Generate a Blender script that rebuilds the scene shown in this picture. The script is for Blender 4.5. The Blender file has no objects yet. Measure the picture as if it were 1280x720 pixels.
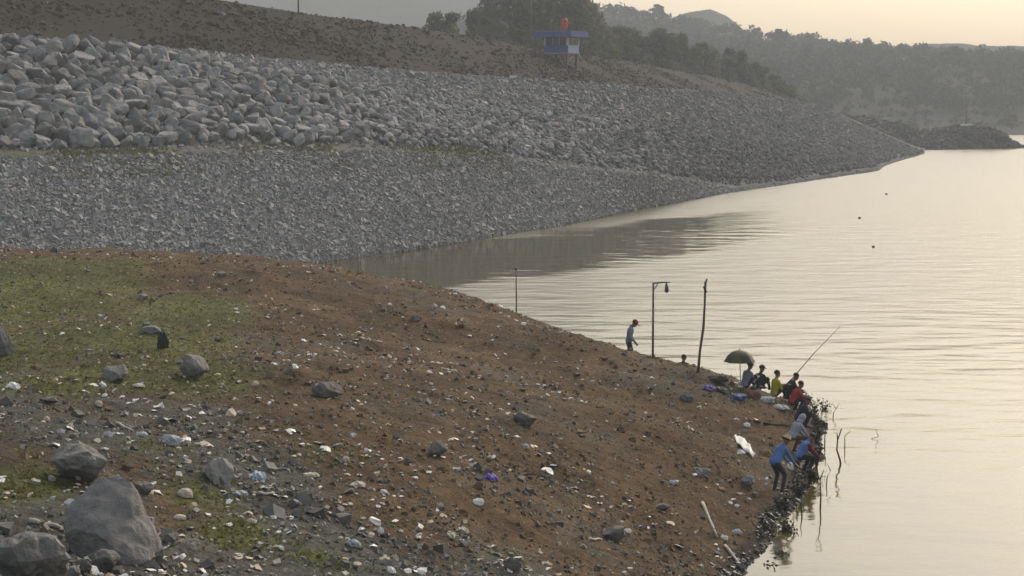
import bpy, bmesh, math
import numpy as np
from mathutils import Vector, Matrix

# ------------------------------------------------------------------ camera, sky, sun, exposure
scene = bpy.context.scene
COL = scene.collection
R = math.radians
F = 2400.0            # focal length in pixels of a 1280 px wide frame
H = 11.0              # eye height above the water
PITCH = math.atan(235.0 / F)

cam_d = bpy.data.cameras.new('camera')
cam_d.sensor_width = 36.0
cam_d.lens = 36.0 * F / 1280.0
cam_d.clip_start = 0.5
cam_d.clip_end = 6000.0
cam = bpy.data.objects.new('camera', cam_d)
cam.location = (0, 0, H)
cam.rotation_euler = (math.pi / 2 - PITCH, 0, 0)
COL.objects.link(cam)
scene.camera = cam

SUN_AZ, SUN_EL = 30.0, 36.0     # degrees to the right of the view direction, above the horizon
world = bpy.data.worlds.new('World')
scene.world = world
world.use_nodes = True
wn = world.node_tree
wn.nodes.clear()
sky = wn.nodes.new('ShaderNodeTexSky')
sky.sky_type = 'NISHITA'
sky.sun_disc = False
sky.sun_elevation = R(SUN_EL)
sky.sun_rotation = R(SUN_AZ)
sky.altitude = 100
sky.air_density = 1.3
sky.dust_density = 4.0
sky.ozone_density = 1.0
hsv = wn.nodes.new('ShaderNodeHueSaturation')
hsv.inputs['Saturation'].default_value = 0.68
warm = wn.nodes.new('ShaderNodeMix')
warm.data_type = 'RGBA'
warm.blend_type = 'MULTIPLY'
warm.inputs[0].default_value = 1.0
warm.inputs[7].default_value = (1.0, 0.958, 0.885, 1)
bg = wn.nodes.new('ShaderNodeBackground')
bg.inputs['Strength'].default_value = 0.14
wo = wn.nodes.new('ShaderNodeOutputWorld')
wn.links.new(sky.outputs[0], hsv.inputs['Color'])
wn.links.new(hsv.outputs[0], warm.inputs[6])
wn.links.new(warm.outputs[2], bg.inputs[0])
wn.links.new(bg.outputs[0], wo.inputs[0])

sun_d = bpy.data.lights.new('sun', 'SUN')
sun_d.energy = 0.85
sun_d.angle = R(14)
sun_d.color = (1.0, 0.90, 0.76)
sun = bpy.data.objects.new('sun', sun_d)
sdir = Vector((math.sin(R(SUN_AZ)) * math.cos(R(SUN_EL)), math.cos(R(SUN_AZ)) * math.cos(R(SUN_EL)), math.sin(R(SUN_EL))))
sun.rotation_euler = (-sdir).to_track_quat('-Z', 'Y').to_euler()
sun.location = (60, 60, 60)
COL.objects.link(sun)

vs = scene.view_settings
vs.view_transform = 'Standard'
vs.look = 'None'
vs.exposure = 0.70
vs.gamma = 1.0
vs.use_curve_mapping = False
cy = scene.cycles
cy.use_denoising = True
cy.max_bounces = 5
cy.diffuse_bounces = 1
cy.glossy_bounces = 3
cy.transmission_bounces = 2
cy.volume_bounces = 1
cy.use_adaptive_sampling = False

# ------------------------------------------------------------------ helpers
rng = np.random.default_rng(11)
SP, CP = math.sin(PITCH), math.cos(PITCH)


def ray(px, py):
    """direction of the sight line through a photo pixel, scaled to one metre of depth (world Y)"""
    a = (np.asarray(px, float) - 640) / F
    b = (360 - np.asarray(py, float)) / F
    y = CP + b * SP
    z = -SP + b * CP
    return a / y, z / y


def P(px, py, d):
    rx, rz = ray(px, py)
    return np.stack([rx * d, np.asarray(d, float) * np.ones_like(rx), H + rz * d], -1)


def wd(px, py):
    """depth at which that sight line meets the water"""
    return -H / ray(px, py)[1]


def project(p):
    p = np.asarray(p, float)
    y, z = p[..., 1], p[..., 2] - H
    f = y * CP - z * SP
    u = y * SP + z * CP
    return 640 + F * p[..., 0] / f, 360 - F * u / f


def hash2(ix, iy, seed):
    h = (ix.astype(np.int64) * 374761393 + iy.astype(np.int64) * 668265263 + seed * 1442695041) & 0xffffffff
    h = ((h ^ (h >> 13)) * 1274126177) & 0xffffffff
    h = (h ^ (h >> 16)) & 0xffffff
    return h / float(0xffffff)


def vnoise(x, y, seed=0):
    x, y = np.asarray(x, float), np.asarray(y, float)
    ix, iy = np.floor(x), np.floor(y)
    fx, fy = x - ix, y - iy
    fx, fy = fx * fx * (3 - 2 * fx), fy * fy * (3 - 2 * fy)
    a, b = hash2(ix, iy, seed), hash2(ix + 1, iy, seed)
    c, d = hash2(ix, iy + 1, seed), hash2(ix + 1, iy + 1, seed)
    return (a * (1 - fx) + b * fx) * (1 - fy) + (c * (1 - fx) + d * fx) * fy


def fbm(x, y, scale, octaves=4, seed=0):
    """about -1 to 1; scale is the size of the largest lumps in metres"""
    out, amp, tot = 0, 1.0, 0
    for k in range(octaves):
        out = out + amp * (vnoise(x / scale * 2 ** k, y / scale * 2 ** k, seed + 17 * k) * 2 - 1)
        tot += amp
        amp *= 0.5
    return out / tot


class TPS:
    """smooth height surface through scattered control points"""
    def __init__(self, pts, smooth=0.0):
        pts = np.asarray(pts, float)
        self.c = pts[:, :2]
        n = len(pts)
        K = self.k(self.c, self.c) + np.eye(n) * smooth
        Pm = np.hstack([np.ones((n, 1)), self.c])
        A = np.vstack([np.hstack([K, Pm]), np.hstack([Pm.T, np.zeros((3, 3))])])
        self.w = np.linalg.solve(A, np.concatenate([pts[:, 2], np.zeros(3)]))

    @staticmethod
    def k(a, b):
        r2 = ((a[:, None, :] - b[None]) ** 2).sum(-1)
        return 0.5 * r2 * np.log(r2 + 1e-9)

    def __call__(self, x, y):
        x, y = np.asarray(x, float), np.asarray(y, float)
        q = np.stack([x.ravel(), y.ravel()], -1)
        out = np.empty(len(q))
        n = len(self.c)
        for i in range(0, len(q), 40000):
            s = q[i:i + 40000]
            out[i:i + 40000] = self.k(s, self.c) @ self.w[:n] + self.w[n] + s @ self.w[n + 1:]
        return out.reshape(x.shape)


def np_mesh(name, verts, faces, smooth=False):
    """mesh from numpy arrays; faces (n,3) or (n,4)"""
    me = bpy.data.meshes.new(name)
    verts = np.ascontiguousarray(verts, np.float32)
    faces = np.ascontiguousarray(faces, np.int32)
    n, k = faces.shape
    me.vertices.add(len(verts))
    me.vertices.foreach_set('co', verts.ravel())
    me.loops.add(n * k)
    me.loops.foreach_set('vertex_index', faces.ravel())
    me.polygons.add(n)
    me.polygons.foreach_set('loop_start', np.arange(0, n * k, k, dtype=np.int32))
    me.polygons.foreach_set('use_smooth', np.full(n, smooth, dtype=bool))
    me.update(calc_edges=True)
    me.validate()
    return me


def link(name, me, mats=None, parent=None, loc=None, rotz=None):
    o = bpy.data.objects.new(name, me)
    COL.objects.link(o)
    if mats is not None and me is not None and len(me.materials) == 0:
        for m in (mats if isinstance(mats, (list, tuple)) else [mats]):
            me.materials.append(m)
    if parent is not None:
        o.parent = parent
    if loc is not None:
        o.location = tuple(float(v) for v in loc)
    if rotz is not None:
        o.rotation_euler = (0, 0, rotz)
    return o


def tag(o, label=None, cat=None, group=None, kind=None):
    for k, v in (('label', label), ('category', cat), ('group', group), ('kind', kind)):
        if v:
            o[k] = v
    return o


def thing(name, label, cat, loc, rotz=0.0, group=None):
    o = bpy.data.objects.new(name, None)
    o.empty_display_size = 0.2
    COL.objects.link(o)
    o.location = tuple(float(v) for v in loc)
    o.rotation_euler = (0, 0, rotz)
    return tag(o, label, cat, group)


class MB:
    """collects shapes for one mesh object"""
    def __init__(self):
        self.v, self.f, self.n = [], [], 0

    def add(self, verts, faces):
        verts = np.asarray(verts, float)
        self.v.append(verts)
        self.f += [tuple(int(i) + self.n for i in f) for f in faces]
        self.n += len(verts)
        return self

    def box(self, c, s, rz=0.0, taper=1.0):
        c, s = np.asarray(c, float), np.asarray(s, float) / 2
        v = np.array([[x, y, z] for z in (-1, 1) for y in (-1, 1) for x in (-1, 1)], float) * s
        v[4:, :2] *= taper
        cr, sr = math.cos(rz), math.sin(rz)
        v = v @ np.array([[cr, sr, 0], [-sr, cr, 0], [0, 0, 1]]) + c
        return self.add(v, [(0, 2, 3, 1), (4, 5, 7, 6), (0, 1, 5, 4), (2, 6, 7, 3), (0, 4, 6, 2), (1, 3, 7, 5)])

    def tube(self, pts, radii, seg=8, caps=True):
        pts = np.asarray(pts, float)
        radii = np.broadcast_to(np.asarray(radii, float), (len(pts),))
        vs, fs = [], []
        for i, p in enumerate(pts):
            t = pts[min(i + 1, len(pts) - 1)] - pts[max(i - 1, 0)]
            t = t / (np.linalg.norm(t) + 1e-9)
            up = np.array([0, 0, 1.0]) if abs(t[2]) < 0.9 else np.array([1.0, 0, 0])
            a = np.cross(t, up); a /= np.linalg.norm(a)
            b = np.cross(t, a)
            ang = np.arange(seg) / seg * 2 * math.pi
            vs.append(p + radii[i] * (np.cos(ang)[:, None] * a + np.sin(ang)[:, None] * b))
        for i in range(len(pts) - 1):
            for k in range(seg):
                k2 = (k + 1) % seg
                fs.append((i * seg + k, (i + 1) * seg + k, (i + 1) * seg + k2, i * seg + k2))
        if caps:
            fs.append(tuple(range(seg)))
            fs.append(tuple(reversed([(len(pts) - 1) * seg + k for k in range(seg)])))
        return self.add(np.concatenate(vs), fs)

    def capsule(self, a, b, ra, rb, seg=12, n=4):
        a, b = np.asarray(a, float), np.asarray(b, float)
        t = b - a
        L = np.linalg.norm(t)
        t = t / L if L > 1e-6 else np.array([0, 0, 1.0])
        ph = np.linspace(-math.pi / 2 + 0.15, 0, n)
        pts = [a + t * ra * math.sin(p) for p in ph] + [b - t * rb * math.sin(p) for p in ph[::-1]]
        rr = [ra * math.cos(p) for p in ph] + [rb * math.cos(p) for p in ph[::-1]]
        vs, fs = [], []
        up = np.array([0, 0, 1.0]) if abs(t[2]) < 0.9 else np.array([1.0, 0, 0])
        u = np.cross(t, up); u /= np.linalg.norm(u)
        w = np.cross(t, u)
        ang = np.arange(seg) / seg * 2 * math.pi
        for p, r in zip(pts, rr):
            vs.append(p + r * (np.cos(ang)[:, None] * u + np.sin(ang)[:, None] * w))
        for i in range(len(pts) - 1):
            for k in range(seg):
                k2 = (k + 1) % seg
                fs.append((i * seg + k, (i + 1) * seg + k, (i + 1) * seg + k2, i * seg + k2))
        fs.append(tuple(range(seg)))
        fs.append(tuple(reversed([(len(pts) - 1) * seg + k for k in range(seg)])))
        return self.add(np.concatenate(vs), fs)

    def ball(self, c, r, seg=12, rings=8, z0=-1.0, z1=1.0):
        r = np.broadcast_to(np.asarray(r, float), (3,))
        c = np.asarray(c, float)
        th = np.linspace(math.asin(z0), math.asin(z1), rings)
        ang = np.arange(seg) / seg * 2 * math.pi
        vs = [c + r * np.stack([np.cos(t + 0 * ang) * np.cos(ang), np.cos(t) * np.sin(ang), np.sin(t) + 0 * ang], -1) for t in th]
        fs = []
        for i in range(rings - 1):
            for k in range(seg):
                k2 = (k + 1) % seg
                fs.append((i * seg + k, i * seg + k2, (i + 1) * seg + k2, (i + 1) * seg + k))
        return self.add(np.concatenate(vs), fs)

    def mesh(self, name, smooth=False):
        me = bpy.data.meshes.new(name)
        me.from_pydata([tuple(p) for p in np.concatenate(self.v)], [], self.f)
        if smooth:
            me.polygons.foreach_set('use_smooth', np.ones(len(me.polygons), dtype=bool))
        me.update()
        return me

    def build(self, name, mats, parent=None, smooth=False, loc=None, rotz=None):
        return link(name, self.mesh(name, smooth), mats, parent, loc, rotz)


def recalc(me):
    bm = bmesh.new(); bm.from_mesh(me)
    bmesh.ops.recalc_face_normals(bm, faces=bm.faces)
    bm.to_mesh(me); bm.free()
    return me


# ------------------------------------------------------------------ materials
MATS = {}


def mat(name, c1, c2=None, rough=0.9, island=0.0, nscale=None, nmix=1.0, bump=0.0, bscale=None, spec=0.3, metal=0.0, trans=0.0):
    """two colours mixed by noise (and a random value per loose piece), with an optional bump"""
    if name in MATS:
        return MATS[name]
    m = bpy.data.materials.new(name)
    m.use_nodes = True
    nt = m.node_tree
    b = nt.nodes['Principled BSDF']
    b.inputs['Roughness'].default_value = rough
    b.inputs['Metallic'].default_value = metal
    b.inputs['Specular IOR Level'].default_value = spec
    c2 = c2 or tuple(v * 0.7 for v in c1)
    tc = nt.nodes.new('ShaderNodeTexCoord')
    mix = nt.nodes.new('ShaderNodeMix'); mix.data_type = 'RGBA'
    mix.inputs[6].default_value = (*c1, 1)
    mix.inputs[7].default_value = (*c2, 1)
    if nscale:
        n = nt.nodes.new('ShaderNodeTexNoise')
        n.inputs['Scale'].default_value = nscale
        n.inputs['Detail'].default_value = 5
        n.inputs['Roughness'].default_value = 0.65
        nt.links.new(tc.outputs['Object'], n.inputs['Vector'])
        r = nt.nodes.new('ShaderNodeMapRange')
        r.inputs[1].default_value = 0.32; r.inputs[2].default_value = 0.68
        nt.links.new(n.outputs['Fac'], r.inputs[0])
        nt.links.new(r.outputs[0], mix.inputs[0])
    else:
        mix.inputs[0].default_value = 0.0
    out = mix.outputs[2]
    if island:
        g = nt.nodes.new('ShaderNodeNewGeometry')
        r2 = nt.nodes.new('ShaderNodeMapRange')
        r2.inputs[3].default_value = 1 - island
        r2.inputs[4].default_value = 1 + island
        nt.links.new(g.outputs['Random Per Island'], r2.inputs[0])
        mul = nt.nodes.new('ShaderNodeMix'); mul.data_type = 'RGBA'; mul.blend_type = 'MULTIPLY'
        mul.inputs[0].default_value = 1.0
        nt.links.new(out, mul.inputs[6])
        nt.links.new(r2.outputs[0], mul.inputs[7])
        out = mul.outputs[2]
    nt.links.new(out, b.inputs['Base Color'])
    if bump:
        n = nt.nodes.new('ShaderNodeTexNoise')
        n.inputs['Scale'].default_value = bscale or 10
        n.inputs['Detail'].default_value = 6
        n.inputs['Roughness'].default_value = 0.7
        nt.links.new(tc.outputs['Object'], n.inputs['Vector'])
        bp = nt.nodes.new('ShaderNodeBump')
        bp.inputs['Strength'].default_value = 1.0
        bp.inputs['Distance'].default_value = bump
        nt.links.new(n.outputs['Fac'], bp.inputs['Height'])
        nt.links.new(bp.outputs[0], b.inputs['Normal'])
    if trans:
        tr = nt.nodes.new('ShaderNodeBsdfTranslucent')
        nt.links.new(out, tr.inputs[0])
        ms = nt.nodes.new('ShaderNodeMixShader')
        ms.inputs[0].default_value = trans
        nt.links.new(b.outputs[0], ms.inputs[1])
        nt.links.new(tr.outputs[0], ms.inputs[2])
        nt.links.new(ms.outputs[0], nt.nodes['Material Output'].inputs['Surface'])
    MATS[name] = m
    return m


def mask_mat(name, base, layers, rough=0.95, bump=0.05, bscale=6.0, nscale=2.0, mottle=1.0):
    """ground: a two-tone base with further two-tone layers laid over it by the colour attribute 'cover' (R, G, B)"""
    m = bpy.data.materials.new(name)
    m.use_nodes = True
    nt = m.node_tree
    b = nt.nodes['Principled BSDF']
    b.inputs['Roughness'].default_value = rough
    b.inputs['Specular IOR Level'].default_value = 0.15
    tc = nt.nodes.new('ShaderNodeTexCoord')

    def noise(sc, det=6, rg=0.68):
        n = nt.nodes.new('ShaderNodeTexNoise')
        n.inputs['Scale'].default_value = sc
        n.inputs['Detail'].default_value = det
        n.inputs['Roughness'].default_value = rg
        nt.links.new(tc.outputs['Object'], n.inputs['Vector'])
        return n

    def two(c, sc):
        x = nt.nodes.new('ShaderNodeMix'); x.data_type = 'RGBA'
        x.inputs[6].default_value = (*c[0], 1); x.inputs[7].default_value = (*c[1], 1)
        r = nt.nodes.new('ShaderNodeMapRange')
        r.inputs[1].default_value = 0.34; r.inputs[2].default_value = 0.66
        nt.links.new(noise(sc).outputs['Fac'], r.inputs[0])
        nt.links.new(r.outputs[0], x.inputs[0])
        return x.outputs[2]
    cur = two(base, nscale)
    at = nt.nodes.new('ShaderNodeVertexColor'); at.layer_name = 'cover'
    sep = nt.nodes.new('ShaderNodeSeparateColor')
    nt.links.new(at.outputs[0], sep.inputs[0])
    for k, c in enumerate(layers):
        x = nt.nodes.new('ShaderNodeMix'); x.data_type = 'RGBA'
        nt.links.new(cur, x.inputs[6])
        nt.links.new(two(c, nscale * (1.7 + 0.6 * k)), x.inputs[7])
        nz = noise(nscale * (2.1 + k))
        ad = nt.nodes.new('ShaderNodeMath'); ad.operation = 'ADD'
        nt.links.new(sep.outputs[k], ad.inputs[0])
        nt.links.new(nz.outputs['Fac'], ad.inputs[1])
        r = nt.nodes.new('ShaderNodeMapRange')
        r.inputs[1].default_value = 0.86; r.inputs[2].default_value = 1.14
        nt.links.new(ad.outputs[0], r.inputs[0])
        nt.links.new(r.outputs[0], x.inputs[0])
        cur = x.outputs[2]
    for sc, lo, hi in ((nscale * 0.22, .62, 1.32), (nscale * 5.0, .5, 1.45), (nscale * 15.0, .5, 1.5)):
        r = nt.nodes.new('ShaderNodeMapRange')
        r.inputs[1].default_value = 0.3; r.inputs[2].default_value = 0.7
        r.inputs[3].default_value = 1 + (lo - 1) * mottle; r.inputs[4].default_value = 1 + (hi - 1) * mottle
        nt.links.new(noise(sc, 4).outputs['Fac'], r.inputs[0])
        x = nt.nodes.new('ShaderNodeMix'); x.data_type = 'RGBA'; x.blend_type = 'MULTIPLY'
        x.inputs[0].default_value = 1.0
        nt.links.new(cur, x.inputs[6]); nt.links.new(r.outputs[0], x.inputs[7])
        cur = x.outputs[2]
    nt.links.new(cur, b.inputs['Base Color'])
    bp = nt.nodes.new('ShaderNodeBump')
    bp.inputs['Distance'].default_value = bump
    nt.links.new(noise(bscale, 8, 0.75).outputs['Fac'], bp.inputs['Height'])
    nt.links.new(bp.outputs[0], b.inputs['Normal'])
    return m


def set_cover(me, rgb):
    a = me.color_attributes.new('cover', 'FLOAT_COLOR', 'POINT')
    c = np.ones((len(rgb), 4), np.float32)
    c[:, :3] = rgb
    a.data.foreach_set('color', c.ravel())


M_rock_dam = mat('riprap stone', (0.265, 0.258, 0.25), (0.175, 0.17, 0.165), 0.95, island=0.36, nscale=1.5, bump=0.05, bscale=4)
M_rock_grey = mat('grey rock', (0.265, 0.25, 0.23), (0.145, 0.137, 0.127), 0.92, nscale=4.0, bump=0.08, bscale=7)
M_rock_dark = mat('dark rock', (0.19, 0.175, 0.155), (0.105, 0.097, 0.087), 0.9, nscale=5.0, bump=0.03, bscale=12)
M_pebble = mat('gravel stones', (0.175, 0.163, 0.148), (0.10, 0.094, 0.086), 0.93, island=0.5, nscale=4)
M_clod = mat('earth clods', (0.175, 0.118, 0.070), (0.10, 0.068, 0.042), 0.96, island=0.45, nscale=5)
M_pale = mat('pale stones', (0.42, 0.38, 0.32), (0.28, 0.25, 0.21), 0.9, island=0.4, nscale=6)
M_bark = mat('bark', (0.12, 0.095, 0.07), (0.06, 0.048, 0.035), 0.95, nscale=6, bump=0.02, bscale=14)
M_leaf = mat('tree leaves', (0.12, 0.13, 0.075), (0.085, 0.096, 0.055), 0.8, island=0.3, nscale=0.35, trans=0.4)
M_leaf2 = mat('pale tree leaves', (0.145, 0.15, 0.085), (0.10, 0.108, 0.062), 0.8, island=0.3, nscale=0.4, trans=0.4)
M_forest = mat('forest leaves', (0.042, 0.050, 0.036), (0.032, 0.038, 0.028), 0.9, island=0.2, nscale=0.03, trans=0.2)
M_grass = mat('short grass', (0.17, 0.17, 0.060), (0.115, 0.118, 0.045), 0.85, island=0.4, nscale=0.8, trans=0.5)
M_dry = mat('dry scrub', (0.058, 0.040, 0.027), (0.038, 0.027, 0.02), 0.95, island=0.18, nscale=0.3)
M_white = mat('white plastic', (0.72, 0.70, 0.66), (0.55, 0.53, 0.49), 0.6, nscale=8, island=0.2)
M_cream = mat('cream foam', (0.66, 0.57, 0.45), (0.48, 0.40, 0.30), 0.8, nscale=8)
M_palegrey = mat('pale grey sheet', (0.44, 0.45, 0.46), (0.30, 0.31, 0.32), 0.6, nscale=8)
M_purple = mat('purple plastic', (0.15, 0.11, 0.32), (0.09, 0.065, 0.20), 0.5, nscale=6)
M_bluetarp = mat('blue tarpaulin', (0.07, 0.12, 0.26), (0.04, 0.07, 0.16), 0.6, nscale=5)
M_black = mat('black plastic', (0.02, 0.02, 0.021), (0.012, 0.012, 0.013), 0.5, nscale=8)
M_bamboo = mat('weathered bamboo', (0.20, 0.16, 0.11), (0.11, 0.085, 0.06), 0.8, nscale=6)
M_palewood = mat('bleached wood', (0.50, 0.45, 0.38), (0.36, 0.31, 0.25), 0.85, nscale=9)
M_metal = mat('painted steel', (0.13, 0.13, 0.13), (0.08, 0.08, 0.08), 0.6, nscale=6)
M_twig = mat('dark twigs', (0.045, 0.038, 0.030), (0.028, 0.024, 0.020), 0.9, nscale=6)

# ------------------------------------------------------------------ water
def make_water():
    x0, x1, y0, y1 = -1500, 2500, -200, 3500
    me = np_mesh('water', np.array([[x0, y0, 0], [x1, y0, 0], [x1, y1, 0], [x0, y1, 0]]), np.array([[0, 1, 2, 3]]))
    m = bpy.data.materials.new('reservoir water')
    m.use_nodes = True
    nt = m.node_tree
    L = nt.links
    b = nt.nodes['Principled BSDF']
    b.inputs['Base Color'].default_value = (0.07, 0.055, 0.015, 1)
    b.inputs['Roughness'].default_value = 0.06
    b.inputs['IOR'].default_value = 1.333
    b.inputs['Specular IOR Level'].default_value = 0.5
    tc = nt.nodes.new('ShaderNodeTexCoord')

    def N(sx, sy, det, rot=0.0, rg=0.55):
        mp = nt.nodes.new('ShaderNodeMapping')
        mp.inputs['Rotation'].default_value = (0, 0, rot)
        mp.inputs['Scale'].default_value = (sx, sy, 1)
        L.new(tc.outputs['Object'], mp.inputs[0])
        n = nt.nodes.new('ShaderNodeTexNoise')
        n.inputs['Scale'].default_value = 1.0
        n.inputs['Detail'].default_value = det
        n.inputs['Roughness'].default_value = rg
        L.new(mp.outputs[0], n.inputs['Vector'])
        return n.outputs['Fac']

    def math_(op, a, c=None, clamp=False):
        n = nt.nodes.new('ShaderNodeMath'); n.operation = op; n.use_clamp = clamp
        for i, v in enumerate((a, c)):
            if v is None:
                continue
            if isinstance(v, (int, float)):
                n.inputs[i].default_value = v
            else:
                L.new(v, n.inputs[i])
        return n.outputs[0]
    big = N(0.26, 0.50, 1.5, 0.12)
    mid = N(0.8, 1.3, 2, -0.18)
    small = N(2.4, 4.2, 2, 0.3)
    h = math_('ADD', math_('MULTIPLY', math_('SUBTRACT', big, 0.5), 0.21), math_('MULTIPLY', math_('SUBTRACT', mid, 0.5), 0.045))
    h = math_('ADD', h, math_('MULTIPLY', math_('SUBTRACT', small, 0.5), 0.008))
    # a sheltered slick lies along the foot of the dam
    sep = nt.nodes.new('ShaderNodeSeparateXYZ')
    L.new(tc.outputs['Object'], sep.inputs[0])
    X, Y = sep.outputs[0], sep.outputs[1]
    wob = math_('MULTIPLY', math_('SUBTRACT', N(0.06, 0.10, 4), 0.5), 26.0)
    cen = math_('ADD', math_('MULTIPLY', X, 1.7), 135.0)
    dist = math_('ABSOLUTE', math_('ADD', math_('SUBTRACT', Y, cen), wob))
    a = math_('SUBTRACT', 1.0, math_('MULTIPLY', math_('SUBTRACT', dist, 15.0), 0.16, ), True)
    fade = math_('SUBTRACT', 1.0, math_('MULTIPLY', math_('SUBTRACT', X, 17.0), 0.08), True)
    slick = math_('MULTIPLY', a, fade, True)
    gust = N(0.012, 0.03, 3, 0.05)
    g = nt.nodes.new('ShaderNodeMapRange')
    g.inputs[1].default_value = 0.35; g.inputs[2].default_value = 0.65
    g.inputs[3].default_value = 0.4; g.inputs[4].default_value = 1.25
    L.new(gust, g.inputs[0])
    # the lee of the headland is smoother than the open water
    lee = nt.nodes.new('ShaderNodeMapRange')
    lee.inputs[1].default_value = 50; lee.inputs[2].default_value = 95
    lee.inputs[3].default_value = 0.28; lee.inputs[4].default_value = 0.95
    L.new(Y, lee.inputs[0])
    amp = math_('MULTIPLY', math_('MULTIPLY', g.outputs[0], lee.outputs[0]), math_('SUBTRACT', 1.0, math_('MULTIPLY', slick, 0.70)))
    bp = nt.nodes.new('ShaderNodeBump')
    bp.inputs['Strength'].default_value = 1.0
    bp.inputs['Distance'].default_value = 1.0
    L.new(math_('MULTIPLY', h, amp), bp.inputs['Height'])
    L.new(bp.outputs[0], b.inputs['Normal'])
    rr_ = nt.nodes.new('ShaderNodeMapRange')
    rr_.inputs[1].default_value = 55; rr_.inputs[2].default_value = 110
    rr_.inputs[3].default_value = 0.08; rr_.inputs[4].default_value = 0.25
    L.new(Y, rr_.inputs[0])
    L.new(math_('MULTIPLY', rr_.outputs[0], math_('SUBTRACT', 1.0, math_('MULTIPLY', slick, 0.75))), b.inputs['Roughness'])
    o = link('water', me, m)
    tag(o, 'still pale reservoir water with fine ripples', kind='structure')


make_water()

# ------------------------------------------------------------------ the headland in the foreground
def A(px, py, d):
    return tuple(P(px, py, d))


def C(px, d, z):
    return ((px - 640) / F * d, d, z)


ctl = [A(0, 720, 22), A(200, 720, 25), A(400, 720, 28.5), A(640, 720, 33.5), A(800, 720, 38.5),
       A(0, 600, 29), A(300, 600, 33), A(560, 600, 39),
       A(0, 500, 38), A(300, 500, 42.5), A(640, 550, 46), A(850, 550, 53.5), A(940, 560, 57.5),
       A(0, 400, 56), A(300, 400, 60), A(500, 450, 57), A(700, 480, 61), A(850, 490, 62),
       A(0, 314, 90), A(150, 319, 90), A(300, 328, 89), A(400, 339, 87), A(500, 358, 84), A(580, 380, 80), A(650, 400, 76.5), A(720, 420, 72.5), A(785, 441, 69.5),
       A(860, 464, 68), A(915, 479, 67.5), A(965, 494, 66),
       (-1, 0, 9.0), (-10, 0, 9.6), (-8, 12, 7.9), (1, 12, 7.4), (-26, 20, 7.4), (-30, 50, 6.0), (-34, 80, 4.4), (6, 10, 6.6), (10, 0, 7.0), (-15, -15, 10.2), (10, -15, 8.0)]
shore = [(1014, 496), (1022, 520), (1028, 545), (1028, 570), (1020, 598), (1000, 628), (978, 655), (958, 688), (930, 722)]
for px, py in shore:
    d = float(wd(px, py))
    ctl.append(C(px, d, 0.0))
    ctl.append(((px - 640) / F * d + 5, d - 1.0, -1.6))
for px, d in ((975, 69.5), (920, 71.5), (860, 73.5), (785, 76.5), (700, 84), (650, 94), (580, 100), (510, 107)):
    ctl.append(C(px, d, 0.0))
    ctl.append(C(px + 40, d + 9, -1.6))
ctl += [C(440, 112, 0.1), C(300, 112, 0.5), C(150, 113, 0.8), C(0, 113, 1.0), C(440, 124, -1.5), C(300, 127, -1.5), C(0, 127, -1.5), C(-120, 113, 1.5), C(-120, 130, -1.5),
        (5.3, 38, 0.6), (9, 36, -1.5), (5.5, 30, 1.7), (9, 25, 1.2), (14, 20, 0.2), (20, 10, 0.4), (18, 30, -2.0), (24, -10, 1.0)]
GROUND = TPS(ctl, 0.4)


def ground(x, y, fine=True):
    x, y = np.asarray(x, float), np.asarray(y, float)
    z = GROUND(x, y)
    a = np.clip((z + 0.15) / 0.9, 0.12, 1.0)
    z = z + 0.20 * fbm(x, y, 4.2, 3, 3) * a
    if fine:
        z = z + a * (0.13 * fbm(x, y, 1.3, 4, 9) + 0.11 * np.abs(fbm(x, y, 0.7, 3, 21)))
    return z


def hit(px, py, lo=12.0, hi=118.0):
    """where the sight line through a photo pixel first meets the headland"""
    d = np.linspace(lo, hi, 2600)
    p = P(np.full_like(d, px), np.full_like(d, py), d)
    below = np.nonzero(p[:, 2] <= ground(p[:, 0], p[:, 1]))[0]
    return p[below[0]] if len(below) else p[-1]


def at_xy(x, y, dz=0.0):
    return np.array([x, y, float(ground(np.array([x]), np.array([y]))[0]) + dz])


def blob_mask(x, y, blobs):
    out = np.zeros_like(x)
    for px, py, rx, ry, w in blobs:
        c = hit(px, py)
        d = c[1]
        sx = rx / F * d
        sy = ry * d * d / (F * (H - c[2]))
        out = np.maximum(out, w * np.exp(-(((x - c[0]) / sx) ** 2 + ((y - c[1]) / sy) ** 2) * 0.9))
    return out


GRASS_BLOBS = [(50, 365, 130, 38, 1.0), (235, 392, 85, 20, 1.0), (140, 425, 170, 34, 0.95), (230, 470, 110, 30, .9), (30, 605, 60, 34, 1.0),
               (300, 668, 55, 24, .8), (0, 335, 110, 16, .9), (70, 480, 80, 24, .85), (250, 620, 70, 30, .55), (400, 560, 70, 30, .35), (500, 640, 90, 20, .35), (200, 560, 70, 16, .5),
               (400, 700, 60, 14, .6), (100, 330, 60, 8, .6), (40, 440, 75, 42, .95), (130, 470, 90, 26, .75)]
GRAVEL_BLOBS = [(110, 535, 170, 45, .9), (310, 590, 150, 55, .95), (400, 680, 190, 60, .95), (640, 705, 130, 36, .75), (50, 700, 140, 60, .8), (230, 520, 120, 40, .8),
                (880, 690, 60, 40, .4), (560, 500, 60, 20, .3), (640, 600, 90, 30, .4), (760, 650, 120, 40, .4)]


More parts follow.
